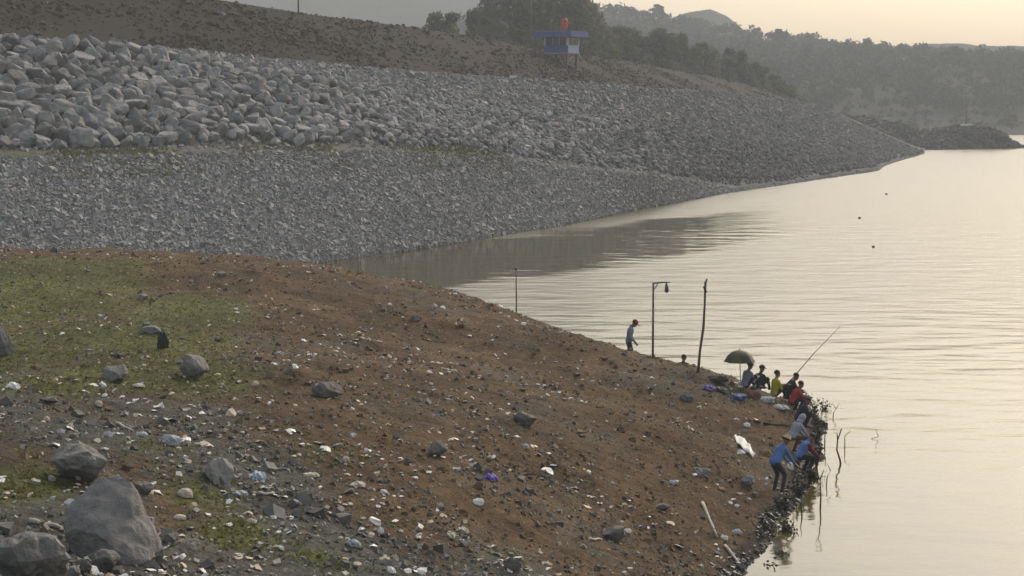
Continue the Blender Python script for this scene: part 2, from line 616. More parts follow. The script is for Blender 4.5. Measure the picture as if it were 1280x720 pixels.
def make_headland():
    ys = np.concatenate([np.arange(-25, 14, 1.0), np.arange(14, 60, 0.17), np.arange(60, 95, 0.28), np.arange(95, 132, 0.7)])
    xs = np.concatenate([np.arange(-40, -20, 0.5), np.arange(-20, 14, 0.16), np.arange(14, 34, 0.8)])
    X, Y = np.meshgrid(xs, ys)
    Z = ground(X, Y)
    n, m = X.shape
    i = np.arange(n * m).reshape(n, m)
    f = np.stack([i[:-1, :-1], i[:-1, 1:], i[1:, 1:], i[1:, :-1]], -1).reshape(-1, 4)
    zq = np.maximum.reduce([Z[:-1, :-1], Z[:-1, 1:], Z[1:, 1:], Z[1:, :-1]]).ravel()
    f = f[zq > -1.4]
    me = np_mesh('headland', np.stack([X, Y, Z], -1).reshape(-1, 3), f, True)
    x, y, z = X.ravel(), Y.ravel(), Z.ravel()
    g = blob_mask(x, y, GRASS_BLOBS) * 0.9
    r = blob_mask(x, y, GRAVEL_BLOBS)
    wet = np.clip(1.0 - (z - 0.03) / 0.34, 0, 1)
    low = np.maximum(np.clip((42 - y) / 14, 0, 1) * .62, np.clip((-2 - x) / 8, 0, 1) * np.clip((58 - y) / 14, 0, 1) * .5)
    set_cover(me, np.stack([np.maximum(r * 0.85, np.maximum(low, .30) + .38 * fbm(x, y, 2.5, 4, 6)), g * 1.2, wet], -1))
    m = mask_mat('headland soil', ((0.150, 0.093, 0.045), (0.064, 0.041, 0.022)),
                 [((0.128, 0.125, 0.104), (0.062, 0.060, 0.050)), ((0.135, 0.138, 0.040), (0.078, 0.080, 0.030)), ((0.050, 0.039, 0.029), (0.030, 0.024, 0.019))],
                 bump=0.16, bscale=6.0, nscale=1.3)
    return tag(link('headland', me, m), kind='structure')


headland = make_headland()

# ------------------------------------------------------------------ rock shapes
def ico(sub):
    bm = bmesh.new()
    bmesh.ops.create_icosphere(bm, subdivisions=sub, radius=1.0)
    v = np.array([p.co[:] for p in bm.verts])
    f = np.array([[q.index for q in t.verts] for t in bm.faces])
    bm.free()
    return v, f


def rock_shape(sub, seed, planes=9, rough=0.0, squash=0.75):
    """an angular stone: a ball trimmed by random planes"""
    r = np.random.default_rng(seed)
    v, f = ico(sub)
    nrm = r.normal(size=(planes, 3)); nrm /= np.linalg.norm(nrm, axis=1)[:, None]
    h = r.uniform(0.50, 0.86, planes)
    dots = v @ nrm.T
    rad = np.min(np.where(dots > 0.05, h / np.maximum(dots, 0.05), 9), axis=1)
    rad = np.minimum(rad, 1.1)
    if rough:
        rad = rad + rough * fbm(v[:, 0] * 2 + v[:, 2] * 1.3 + 9, v[:, 1] * 2 - v[:, 2] * 1.7 + 5, 1.0, 4, seed)
    v = v * rad[:, None] * np.array([1.0, r.uniform(.75, 1.0), squash])
    return v, f


def small_stone(seed):
    """12-triangle stone: an irregular block"""
    r = np.random.default_rng(seed)
    v = np.array([[x, y, z] for z in (-1, 1) for y in (-1, 1) for x in (-1, 1)], float) * 0.72
    v *= r.uniform(0.72, 1.2, v.shape)
    f = np.array([(0, 2, 3), (0, 3, 1), (4, 5, 7), (4, 7, 6), (0, 1, 5), (0, 5, 4), (2, 6, 7), (2, 7, 3), (0, 4, 6), (0, 6, 2), (1, 3, 7), (1, 7, 5)])
    return v, f


def rand_rot(n, r, tilt=0.5):
    """random heading with a random lean"""
    a = r.uniform(0, 2 * math.pi, n)
    bx, by = r.normal(0, tilt, n), r.normal(0, tilt, n)
    ca, sa = np.cos(a), np.sin(a)
    o, z = np.ones(n), np.zeros(n)
    Rz = np.stack([np.stack([ca, -sa, z], -1), np.stack([sa, ca, z], -1), np.stack([z, z, o], -1)], 1)
    cx, sx = np.cos(bx), np.sin(bx)
    Rx = np.stack([np.stack([o, z, z], -1), np.stack([z, cx, -sx], -1), np.stack([z, sx, cx], -1)], 1)
    cyy, syy = np.cos(by), np.sin(by)
    Ry = np.stack([np.stack([cyy, z, syy], -1), np.stack([z, o, z], -1), np.stack([-syy, z, cyy], -1)], 1)
    return Rx @ Ry @ Rz


def scatter(name, bases, pos, size, r, m, parent=None, tilt=0.5, smooth=False):
    """many stones joined into one 'stuff' mesh; size (n,) or (n,3)"""
    n = len(pos)
    size = np.asarray(size, float)
    if size.ndim == 1:
        size = size[:, None] * np.ones(3)
    Rm = rand_rot(n, r, tilt)
    which = r.integers(0, len(bases), n)
    V, Fc, off = [], [], 0
    for k, (bv, bf) in enumerate(bases):
        s = np.nonzero(which == k)[0]
        if not len(s):
            continue
        v = np.einsum('nij,nkj->nki', Rm[s], bv[None] * size[s][:, None, :]) + pos[s][:, None, :]
        V.append(v.reshape(-1, 3))
        Fc.append((bf[None] + (np.arange(len(s)) * len(bv))[:, None, None] + off).reshape(-1, bf.shape[1]))
        off += len(s) * len(bv)
    o = link(name, np_mesh(name, np.concatenate(V), np.concatenate(Fc), smooth), m, parent)
    return tag(o, kind='stuff')


STONES = [small_stone(k) for k in range(14)]
ROCKS20 = [rock_shape(1, 100 + k, 7) for k in range(10)]
ROCKS80 = [rock_shape(2, 200 + k, 9, 0.05) for k in range(12)]

# ------------------------------------------------------------------ the dam
U = np.arange(-120, 1157, 4.0)


def curve(pts):
    pts = np.asarray(pts, float)
    y = np.interp(U, pts[:, 0], pts[:, 1])
    k = np.hanning(21); k /= k.sum()
    return np.convolve(np.pad(y, 10, mode='edge'), k, 'valid')


w_py = np.interp(U, [-120, 0, 150, 300, 400, 500, 600, 650, 700, 800, 900, 1000, 1060, 1098, 1106, 1155], [368, 362, 352, 340, 328, 315, 299, 290, 283, 262, 243, 228, 219, 213.5, 207, 192])
w_d = wd(U, w_py)
b_py = np.minimum(curve([(-120, 196), (0, 192), (150, 189), (300, 187), (450, 185), (600, 191), (700, 207), (800, 216), (860, 226), (930, 237), (1157, 400)]), w_py - 2)
b_d = np.minimum(curve([(-120, 126), (0, 130), (200, 139), (400, 150), (550, 163), (700, 183), (800, 197), (900, 229), (1000, 262), (1100, 306), (1157, 398)]), w_d + 22)
b_d = np.maximum(b_d, w_d + 2)
t_py = np.minimum(curve([(-120, 52), (0, 60), (150, 68), (300, 92), (400, 106), (500, 124), (600, 140), (700, 153), (800, 165), (900, 178), (1000, 192), (1090, 209), (1157, 400)]), b_py - 1)
t_d = np.maximum(curve([(-120, 146), (0, 150), (400, 169), (700, 204), (900, 256), (1000, 288), (1100, 318), (1157, 400)]), b_d + 1)
g_py = np.minimum(curve([(-120, 35), (0, 45), (150, 57), (300, 70), (400, 79), (540, 92), (700, 101), (850, 112), (1000, 124), (1060, 148), (1100, 166), (1157, 192)]), t_py - 1)
g_d = np.maximum(curve([(-120, 155), (0, 160), (400, 180), (700, 232), (850, 290), (1000, 400), (1157, 404)]), t_d + 1)
c_py = np.minimum(curve([(-120, -62), (0, -42), (150, -19), (270, 0), (380, 17), (540, 37), (680, 62), (760, 72), (900, 98), (1000, 123), (1060, 147), (1100, 165), (1157, 191)]), g_py - 0.4)
c_d = np.maximum(curve([(-120, 186), (0, 190), (270, 196), (380, 208), (540, 234), (700, 270), (760, 295), (900, 370), (1000, 432), (1157, 408)]), g_d + 2)

rows = [P(U, w_py, w_d), P(U, b_py, b_d), None, P(U, t_py, t_d), P(U, g_py, g_d), P(U, c_py, c_d)]
rows[2] = rows[1] + np.array([0, 3.2, 0.30])
under = rows[0] + np.array([0.0, 0, 0]); under = under * np.array([0.96, 0.96, 0]) + np.array([0, 0, -2.5])
top2 = rows[5] * np.array([1.02, 1.02, 0]) + rows[5] * np.array([0, 0, 1]) + np.array([0, 0, 0.05])
back = top2 * np.array([1.06, 1.06, 1]) - np.array([0, 0, 9.0])
RWS = [under] + rows + [top2, back]
CNT = [3, 30, 3, 26, 14, 16, 3, 4]
grid, rowt = [], []
for k, c in enumerate(CNT):
    for j in range(c):
        t = j / c
        grid.append(RWS[k] * (1 - t) + RWS[k + 1] * t)
        rowt.append(k + t)
grid.append(RWS[-1]); rowt.append(len(CNT))
DG = np.array(grid); RT = np.array(rowt)          # (rows, cols, 3); RT: 1 water line, 2-3 berm, 4 top of boulders, 5 foot of brown slope, 6 crest
amp = np.interp(RT, [0, 1, 1.2, 2, 3, 3.3, 3.9, 4.2, 5, 5.3, 6, 8], [0, 0, .18, .1, .1, .35, .35, .12, .12, .22, .12, .1])
DG[..., 2] += amp[:, None] * fbm(DG[..., 0], DG[..., 1], 6.0, 4, 5)


def make_dam():
    n, m = DG.shape[:2]
    i = np.arange(n * m).reshape(n, m)
    f = np.stack([i[:-1, :-1], i[:-1, 1:], i[1:, 1:], i[1:, :-1]], -1).reshape(-1, 4)
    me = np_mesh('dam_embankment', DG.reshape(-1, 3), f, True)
    rt = np.repeat(RT[:, None], m, 1)
    nz = fbm(DG[..., 0], DG[..., 1], 9.0, 4, 31)
    brown = np.clip((rt - 4.97 + 0.06 * nz) / 0.06, 0, 1) * (U[None] < 1010)
    berm = np.exp(-((rt - 2.4) / 0.75) ** 2) * np.clip(0.75 + nz * 1.5, 0.3, 1) * (U[None] < 800)
    wet = np.clip(1 - (DG[..., 2] - 0.05) / 0.5, 0, 1) * 0.8
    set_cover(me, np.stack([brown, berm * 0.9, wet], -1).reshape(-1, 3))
    mm = mask_mat('dam rubble', ((0.15, 0.146, 0.141), (0.085, 0.083, 0.081)),  # base tone darkened to paint shade into the gaps between stones
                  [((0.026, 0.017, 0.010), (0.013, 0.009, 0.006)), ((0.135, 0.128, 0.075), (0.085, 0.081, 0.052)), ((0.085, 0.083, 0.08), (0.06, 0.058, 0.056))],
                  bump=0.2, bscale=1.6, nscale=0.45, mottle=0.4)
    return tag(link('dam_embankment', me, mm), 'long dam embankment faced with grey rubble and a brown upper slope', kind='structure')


dam = make_dam()


def dam_points(r0, r1, n, r, u0=-100, u1=1155, weight=None):
    """random points spread evenly over the dam face between two row values"""
    ri = np.nonzero((RT >= r0 - 1e-6) & (RT < r1 - 1e-6))[0]
    ci = np.nonzero((U >= u0) & (U < u1))[0]; ci = ci[ci < len(U) - 1]
    a = DG[ri][:, ci]; b = DG[ri][:, ci + 1]; c = DG[ri + 1][:, ci]; d = DG[ri + 1][:, ci + 1]
    area = np.linalg.norm(np.cross(b - a, c - a), axis=-1)
    if weight is not None:
        area = area * weight(a)
    p = area.ravel() / area.sum()
    k = r.choice(p.size, n, p=p)
    s, t = r.random(n)[:, None], r.random(n)[:, None]
    a, b, c, d = (q.reshape(-1, 3)[k] for q in (a, b, c, d))
    return (a * (1 - s) + b * s) * (1 - t) + (c * (1 - s) + d * s) * t


def near(p, k=1.0):
    return (150.0 / p[..., 1]) ** k


r = np.random.default_rng(5)
# lower apron of small rubble
pos = dam_points(1.0, 1.95, 51000, r, -40, 1100, lambda p: near(p, 1.2))
scatter('rubble_stones', STONES, pos, np.clip(r.lognormal(-2.28, 0.36, len(pos)) * (pos[:, 1] / 135) ** .2, 0.04, 0.34), r, M_rock_dam, dam, 0.6)
pos = dam_points(2.0, 3.2, 1300, r, -60, 900, lambda p: near(p, 1.0))
scatter('berm_stones', STONES, pos, np.clip(r.lognormal(-2.0, 0.4, len(pos)), 0.1, 0.6), r, M_rock_dam, dam, 0.6)
# fine rubble above the boulders
pos = dam_points(4.0, 5.0, 20000, r, -60, 1150, lambda p: near(p, 1.6))
siz = np.clip(r.lognormal(-2.0, 0.42, len(pos)) * (pos[:, 1] / 160) ** .4, 0.05, 0.5)
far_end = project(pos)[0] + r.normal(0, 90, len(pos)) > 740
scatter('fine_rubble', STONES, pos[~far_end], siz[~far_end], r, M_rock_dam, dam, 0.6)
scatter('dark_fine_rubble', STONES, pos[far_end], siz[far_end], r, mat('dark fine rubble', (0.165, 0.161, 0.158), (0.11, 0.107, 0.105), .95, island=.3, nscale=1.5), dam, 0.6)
# boulders: size falls off towards the far end


def boulder_size(p, r):
    px = project(p)[0]
    base = np.interp(px, [-60, 120, 420, 560, 760, 950, 1100], [0.60, 0.63, 0.49, 0.32, 0.34, 0.31, 0.31])
    return base * np.clip(r.lognormal(-0.05, 0.28, len(p)), 0.45, 1.7)


def thin(p, s, k):
    """drop stones that sit nearly on top of an earlier one"""
    keep, cell = [], {}
    for i in np.argsort(-s):
        c = (int(p[i, 0] // 2.5), int(p[i, 1] // 2.5), int(p[i, 2] // 2.5))
        ok = True
        for dx in (-1, 0, 1):
            for dy in (-1, 0, 1):
                for dz in (-1, 0, 1):
                    for j in cell.get((c[0] + dx, c[1] + dy, c[2] + dz), ()):
                        if np.sum((p[i] - p[j]) ** 2) < (k * (s[i] + s[j])) ** 2:
                            ok = False; break
                    if not ok: break
                if not ok: break
            if not ok: break
        if ok:
            cell.setdefault(c, []).append(i); keep.append(i)
    return np.array(keep)


pos = dam_points(2.5, 4.1, 20000, r, -70, 1110, lambda p: near(p, 0.6) * np.clip(np.interp(np.arange(p.shape[0]), [0, 4, 6], [.15, .6, 1])[:, None] + .5 * fbm(p[..., 0], p[..., 1], 7, 3, 55), 0, 1))
siz = boulder_size(pos, r)
keep = thin(pos, siz, 0.52)
pos, siz = pos[keep], siz[keep]
pos[:, 2] += siz * 0.5
px, py = project(pos)
apparent = np.where((px > -5) & (px < 1100) & (py > 0), siz / pos[:, 1], 0)
order = np.argsort(-apparent)
first, rest = order[:290], order[290:]
B_ME = []
for k in range(10):
    v, f = rock_shape(3, 300 + k, 12, 0.11, 0.78)
    me = np_mesh('boulder', v, f, False); me.materials.append(mat('boulder stone %d' % (k % 3), [(0.27, 0.263, 0.255), (0.21, 0.205, 0.198), (0.33, 0.32, 0.308)][k % 3], [(0.14, 0.137, 0.133), (0.11, 0.107, 0.104), (0.17, 0.165, 0.16)][k % 3], 0.93, nscale=1.8, bump=0.06, bscale=4))
    B_ME.append(me)
for i in first:
    o = bpy.data.objects.new('boulder', B_ME[int(r.integers(0, 10))])
    COL.objects.link(o)
    o.parent = dam
    o.location = tuple(pos[i])
    s = siz[i]
    o.scale = (s * r.uniform(.9, 1.25), s * r.uniform(.8, 1.1), s * r.uniform(.75, 1.1))
    o.rotation_euler = (r.normal(0, .45), r.normal(0, .45), r.uniform(0, 6.28))
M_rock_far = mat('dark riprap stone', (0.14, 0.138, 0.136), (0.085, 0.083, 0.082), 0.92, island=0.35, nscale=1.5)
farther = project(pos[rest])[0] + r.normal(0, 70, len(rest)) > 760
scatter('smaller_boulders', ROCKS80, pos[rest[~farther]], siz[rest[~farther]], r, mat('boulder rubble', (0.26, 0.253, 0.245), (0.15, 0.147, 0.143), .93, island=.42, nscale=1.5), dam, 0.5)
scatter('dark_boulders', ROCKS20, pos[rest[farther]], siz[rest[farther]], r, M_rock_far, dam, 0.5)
pos = dam_points(3.0, 4.1, 3500, r, -60, 1100, lambda p: near(p, 1.0))
scatter('boulder_chinking', STONES, pos, np.clip(r.lognormal(-1.75, 0.4, len(pos)), 0.08, 0.5), r, mat('chinking', (0.12, 0.117, 0.115), (0.07, 0.068, 0.067), .95, island=.4, nscale=1.5), dam, 0.6)  # stones coloured dark to stand in for shade between the boulders

# dry scrub and stones on the brown upper slope


def blades(name, pos, hgt, wid, r, m, parent=None, per=5, lean=0.5):
    """small tufts of narrow leaves joined into one mesh"""
    n = len(pos) * per
    p = np.repeat(pos, per, 0)
    hgt = np.repeat(np.broadcast_to(hgt, (len(pos),)), per) * r.uniform(.6, 1.2, n)
    wid = np.repeat(np.broadcast_to(wid, (len(pos),)), per)
    a = r.uniform(0, 2 * math.pi, n)
    b = a + math.pi / 2 + r.normal(0, .5, n)
    base = p + np.stack([np.cos(b), np.sin(b), 0 * a], -1) * (wid * 1.2 * r.random(n))[:, None]
    side = np.stack([np.cos(a), np.sin(a), 0 * a], -1) * wid[:, None] * 0.5
    tip = base + np.stack([np.cos(b) * lean * r.random(n), np.sin(b) * lean * r.random(n), np.ones(n)], -1) * hgt[:, None]
    mid = base * 0.5 + tip * 0.5 + np.stack([0 * a, 0 * a, 0.1 * hgt], -1)
    V = np.stack([base - side, base + side, mid + side * .8, mid - side * .8, tip], 1).reshape(-1, 3)
    k = (np.arange(n) * 5)[:, None]
    Fc = np.concatenate([k + np.array([[0, 1, 2]]), k + np.array([[0, 2, 3]]), k + np.array([[3, 2, 4]])])
    return tag(link(name, np_mesh(name, V, Fc), m, parent), kind='stuff')


pos = dam_points(5.0, 6.1, 7000, r, -60, 1010, lambda p: near(p, 1.2) * np.clip(.4 + fbm(p[..., 0], p[..., 1], 12, 3, 19) * 1.6, .05, 1))
scatter('slope_clods', STONES, pos, np.clip(r.lognormal(-2.2, 0.45, len(pos)), 0.05, 0.35), r, M_dry, dam, 0.5)
pos = dam_points(5.0, 6.0, 300, r, -60, 1010, lambda p: near(p, 1.2))
scatter('slope_stones', STONES, pos, np.clip(r.lognormal(-2.1, 0.4, len(pos)), 0.05, 0.3), r, M_rock_far, dam, 0.6)
pos = dam_points(1.75, 3.1, 2600, r, 60, 760, lambda p: near(p, 1.0) * np.clip(0.15 + fbm(p[..., 0], p[..., 1], 9.0, 4, 31) * 2, 0, 1))
blades('berm_grass', pos, 0.14, 0.14, r, mat('berm grass', (0.24, 0.22, 0.12), (0.17, 0.16, 0.09), 0.9, island=.4, nscale=.5), dam, 6, 0.8)

# ------------------------------------------------------------------ hills behind the dam
hp = []
for px, d, z in ((-200, 245, 12), (270, 255, 12), (540, 300, 11), (700, 350, 10), (800, 390, 10), (900, 440, 8), (1000, 490, 5), (1050, 520, 2.0),
                 (1100, 585, 0), (1180, 600, 0), (1280, 605, 0), (1450, 605, 0), (1100, 545, -3), (1200, 560, -3), (1280, 560, -3), (1450, 560, -3),
                 (1000, 450, 4), (1060, 480, -3), (1120, 430, -6), (1280, 430, -6), (1500, 450, -6), (1000, 330, -3), (1150, 300, -6), (1400, 300, -6), (1100, 235, -6), (800, 240, 0), (600, 235, 6), (1300, 235, -6), (850, 330, 3)):
    hp.append(C(px, d, z))
for px, py, d in ((1280, 157, 650), (1180, 157, 645), (1100, 155, 640), (1020, 142, 630), (1450, 155, 655),
                  (1450, 84, 820), (1280, 83, 820), (1190, 81, 815), (1110, 82, 810), (1050, 78, 820), (1000, 75, 850), (950, 66, 900), (920, 56, 940), (860, 33, 980), (800, 22, 990), (750, 14, 990), (680, 14, 990), (600, 28, 980), (520, 50, 960), (300, 80, 900), (0, 80, 900), (-200, 80, 900),
                  (1000, 112, 680), (900, 92, 700), (800, 78, 700), (650, 84, 680), (400, 100, 600)):
    hp.append(A(px, py, d))
for px, d, z in ((1450, 1250, 20), (1280, 1250, 20), (1100, 1250, 20), (900, 1150, 25), (700, 1150, 25), (300, 1150, 10), (-200, 1100, 10)):
    hp.append(C(px, d, z))
HILL = TPS(hp, 3.0)


def hill_z(x, y):
    z = HILL(x, y)
    k = np.clip(z / 12, 0, 1)
    return z + k * (2.2 * fbm(x, y, 70, 4, 41) + 0.0)


xs = np.linspace(-330, 560, 190)
ys = np.concatenate([np.linspace(235, 1000, 150), np.linspace(1012, 1300, 20)])
X, Y = np.meshgrid(xs, ys)
X = X * (0.35 + 0.65 * Y / 1000)
Z = hill_z(X, Y)
n_, m_ = X.shape
i = np.arange(n_ * m_).reshape(n_, m_)
f = np.stack([i[:-1, :-1], i[:-1, 1:], i[1:, 1:], i[1:, :-1]], -1).reshape(-1, 4)
f = f[Z.ravel()[f].max(1) > -2.0]
me = np_mesh('wooded_hills', np.stack([X, Y, Z], -1).reshape(-1, 3), f, True)
slope_low = np.exp(-((Z - 2.5) / 3.0) ** 2)
set_cover(me, np.stack([slope_low.ravel() * 0.0, 0 * Z.ravel(), 0 * Z.ravel()], -1))
M_hill = mask_mat('hill ground', ((0.045, 0.048, 0.034), (0.030, 0.033, 0.025)), [((0.11, 0.10, 0.082), (0.07, 0.064, 0.052))], bump=1.5, bscale=0.12, nscale=0.03)
tag(link('wooded_hills', me, M_hill), kind='structure')


def leaf_cloud(cent, rad, n, size, r, shell=0.55):
    """n leaf sprays spread through an ellipsoid, denser towards its skin"""
    d = r.normal(size=(n, 3)); d /= np.linalg.norm(d, axis=1)[:, None]
    q = shell + (1 - shell) * r.random(n) ** 0.6
    p = cent + d * rad * q[:, None]
    return p


def leaf_quads(p, size, r):
    n = len(p)
    a = r.normal(size=(n, 3)); a /= np.linalg.norm(a, axis=1)[:, None]
    b = np.cross(a, r.normal(size=(n, 3))); b /= np.linalg.norm(b, axis=1)[:, None]
    s = (size * r.uniform(.6, 1.3, n))[:, None]
    V = np.stack([p - a * s - b * s * .4, p + a * s * .2 - b * s * .55, p + a * s + b * s * .3, p - a * s * .1 + b * s * .6], 1).reshape(-1, 3)
    Fc = (np.arange(n) * 4)[:, None] + np.array([[0, 1, 2, 3]])
    return V, Fc


def forest():
    r = np.random.default_rng(23)
    n = 6500
    px = r.uniform(330, 1420, n)
    d = 520 + 560 * r.random(n)
    x = (px - 640) / F * d
    z = hill_z(x, d)
    dens = np.where(z > 4, 1.0, 0.75) * (z > 0.7)
    k = r.random(n) < dens
    x, d, z = x[k], d[k], z[k]
    V, Fc, off = [], [], 0
    for xx, yy, zz in zip(x, d, z):
        h = r.uniform(3.0, 6.5) * (0.5 if zz < 6 else 1) * (1.35 if r.random() < .08 else 1)
        w = h * r.uniform(.32, .62)
        lob = r.integers(1, 4)
        for _ in range(lob):
            c = np.array([xx + r.normal(0, w * .45), yy + r.normal(0, w * .45), zz + h * r.uniform(.45, .72)])
            v, q = leaf_quads(leaf_cloud(c, np.array([w, w, h * .36]) * r.uniform(.6, .95), 15, 0, r), h * 0.155, r)
            V.append(v); Fc.append(q + off); off += len(v)
    me = np_mesh('hill_forest', np.concatenate(V), np.concatenate(Fc))
    tag(link('hill_forest', me, M_forest), 'far hazy woodland covering the hills across the water', 'woodland', kind='stuff')


forest()

# two paler ridges farther off
def ridge(name, pts, d0, depth, label):
    pts = np.asarray(pts, float)
    us = np.linspace(pts[0, 0], pts[-1, 0], 160)
    top = np.interp(us, pts[:, 0], pts[:, 1]) + 2.4 * fbm(us, us * 0, 60, 4, int(d0)) + 1.3 * fbm(us, us * 0 + 3, 9, 3, int(d0) + 1)
    rows_ = []
    for t in np.linspace(0, 1, 24):
        d = d0 - depth * (1 - t)
        p = P(us, top, np.full_like(us, d0))
        zt = p[:, 2]
        x = (us - 640) / F * d
        z = 2 + (zt - 2) * (1 - (1 - t) ** 1.4) + 4 * fbm(x, x * 0 + d, 55, 4, 77) * math.sin(math.pi * t)
        rows_.append(np.stack([x, np.full_like(x, d), z], -1))
    for t in (0.5, 1.0):
        q = rows_[23] + np.array([0, depth * t, 0]); q[:, 2] = q[:, 2] * (1 - t * .8)
        rows_.append(q)
    G = np.array(rows_)
    n, m = G.shape[:2]
    i = np.arange(n * m).reshape(n, m)
    f = np.stack([i[:-1, :-1], i[:-1, 1:], i[1:, 1:], i[1:, :-1]], -1).reshape(-1, 4)
    me = np_mesh(name, G.reshape(-1, 3), f, True)
    set_cover(me, np.zeros((n * m, 3)))
    return tag(link(name, me, M_hill), label, kind='structure')


ridge('far_hill', [(700, 40), (800, 32), (850, 18), (885, 11), (905, 18), (930, 40), (960, 60), (1040, 72), (1110, 62), (1150, 57), (1190, 53), (1230, 57), (1280, 58), (1400, 56)], 1290, 180, 'pale distant hill behind the wooded ridge')
ridge('far_mountain', [(-300, -30), (200, -26), (350, -22), (520, -22), (640, -10), (740, 20), (860, 70)], 1600, 260, 'pale hazy mountain behind the dam')

# ------------------------------------------------------------------ the spit with the beacon
def make_spit():
    us = np.arange(1036, 1277, 2.0)
    top = np.interp(us, [1036, 1060, 1080, 1100, 1125, 1150, 1162, 1180, 1210, 1236, 1250, 1262, 1272, 1277], [147, 145, 147, 151, 157, 166, 165, 162, 159, 161, 168, 177, 184, 186])
    top = top + 0.9 * fbm(us, us * 0, 14, 4, 3) * (us < 1268)
    base = np.interp(us, [1036, 1150, 1277], [190, 187.5, 185])
    fd = wd(us, base)
    td = np.interp(us, [1036, 1120, 1200, 1277], [492, 470, 452, 437]) + 0.5
    w_, t_ = P(us, base, fd), P(us, top, np.maximum(td, fd + 2))
    t_[:, 2] = np.maximum(t_[:, 2], 0.15)
    u_ = w_ + np.array([0, -6, -2.0])
    k_ = t_ * np.array([1.05, 1.05, 0]) + np.array([0, 0, -2])
    rows_ = [u_]
    for t in np.linspace(0, 1, 16):
        q = w_ * (1 - t) + t_ * t
        q[:, 2] = t_[:, 2] * math.sin(t * math.pi / 2) ** 0.8 + 0.45 * math.sin(math.pi * t) * fbm(q[:, 0], q[:, 1] * 2, 5, 4, 8)
        rows_.append(q)
    rows_ += [t_ * 0.5 + k_ * 0.5, k_]
    G = np.array(rows_)
    n, m = G.shape[:2]
    i = np.arange(n * m).reshape(n, m)
    f = np.stack([i[:-1, :-1], i[:-1, 1:], i[1:, 1:], i[1:, :-1]], -1).reshape(-1, 4)
    me = np_mesh('spit', G.reshape(-1, 3), f, True)
    set_cover(me, np.zeros((n * m, 3)))
    mm = mask_mat('spit rubble', ((0.07, 0.066, 0.06), (0.042, 0.04, 0.036)), [((0.1, 0.1, 0.1), (0.1, 0.1, 0.1))], bump=0.6, bscale=0.8, nscale=0.25)
    o = tag(link('spit', me, mm), 'low dark spit of rubble running into the water', kind='structure')
    r = np.random.default_rng(3)
    q = G[1:17].reshape(-1, 3)
    pos = q[r.integers(0, len(q), 2600)] + r.normal(0, .5, (2600, 3)) * np.array([1, 1, .1])
    scatter('spit_stones', STONES, pos, np.clip(r.lognormal(-1.0, .4, 2600), .1, .9), r, mat('spit stone', (0.075, 0.072, 0.068), (0.042, 0.04, 0.038), .95, island=.5, nscale=1), o)
    return t_, us


spit_top, spit_u = make_spit()

# ------------------------------------------------------------------ trees behind the crest
def tree(name, label, px, top_py, width_px, d, r, m, group, base_z=None, leaf=0.42, n=900, clumps=11, tall=0.72):
    x = float((px - 640) / F * d)
    zt = float(P(px, top_py, d)[2])
    zb = float(hill_z(np.array([x]), np.array([float(d)]))[0]) - 0.4 if base_z is None else base_z
    h = max(zt - zb, 3.0)
    w = width_px / F * d / 2
    root = thing(name, label, 'tree', (x, d, zb), 0, group)
    tr = MB()
    lean = r.normal(0, .03, 2) * h
    spine = [np.array([lean[0] * t * t, lean[1] * t * t, h * t]) for t in (0, .12, .3, .5, .7, .86)]
    tr.tube(spine, h * np.array([.030, .024, .02, .016, .010, .005]), 8)
    pts, zs = [], np.linspace(1 - tall, 0.95, clumps)
    for k, t in enumerate(zs):
        prof = math.sin(math.pi * min(max((t - (1 - tall)) / tall * 0.66 + 0.26, 0), 1)) ** 0.6
        ang = k * 2.4 + r.uniform(-.5, .5)
        rr = w * prof * r.uniform(.25, .72)
        c = np.array([math.cos(ang) * rr + lean[0] * t * t, math.sin(ang) * rr + lean[1] * t * t, h * t])
        s = spine[min(int(t * 6), 5)] * np.array([1, 1, 1])
        tr.tube([s * .9, (s + c) / 2 + np.array([0, 0, .02 * h]), c], h * np.array([.012, .008, .003]), 6)
        rad = np.array([w, w, 0]) * max(prof, .3) * r.uniform(.42, .66) + np.array([0, 0, h * r.uniform(.09, .15)])
        if k == clumps - 1:
            rad = np.array([w * .3, w * .3, h * .06])
        pts.append(leaf_cloud(c, rad, n // clumps, 0, r, 0.35))
    tr.build('trunk', M_bark, root, True)
    v, q = leaf_quads(np.concatenate(pts), leaf, r)
    link('crown', np_mesh('crown', v, q), m, root)
    return root


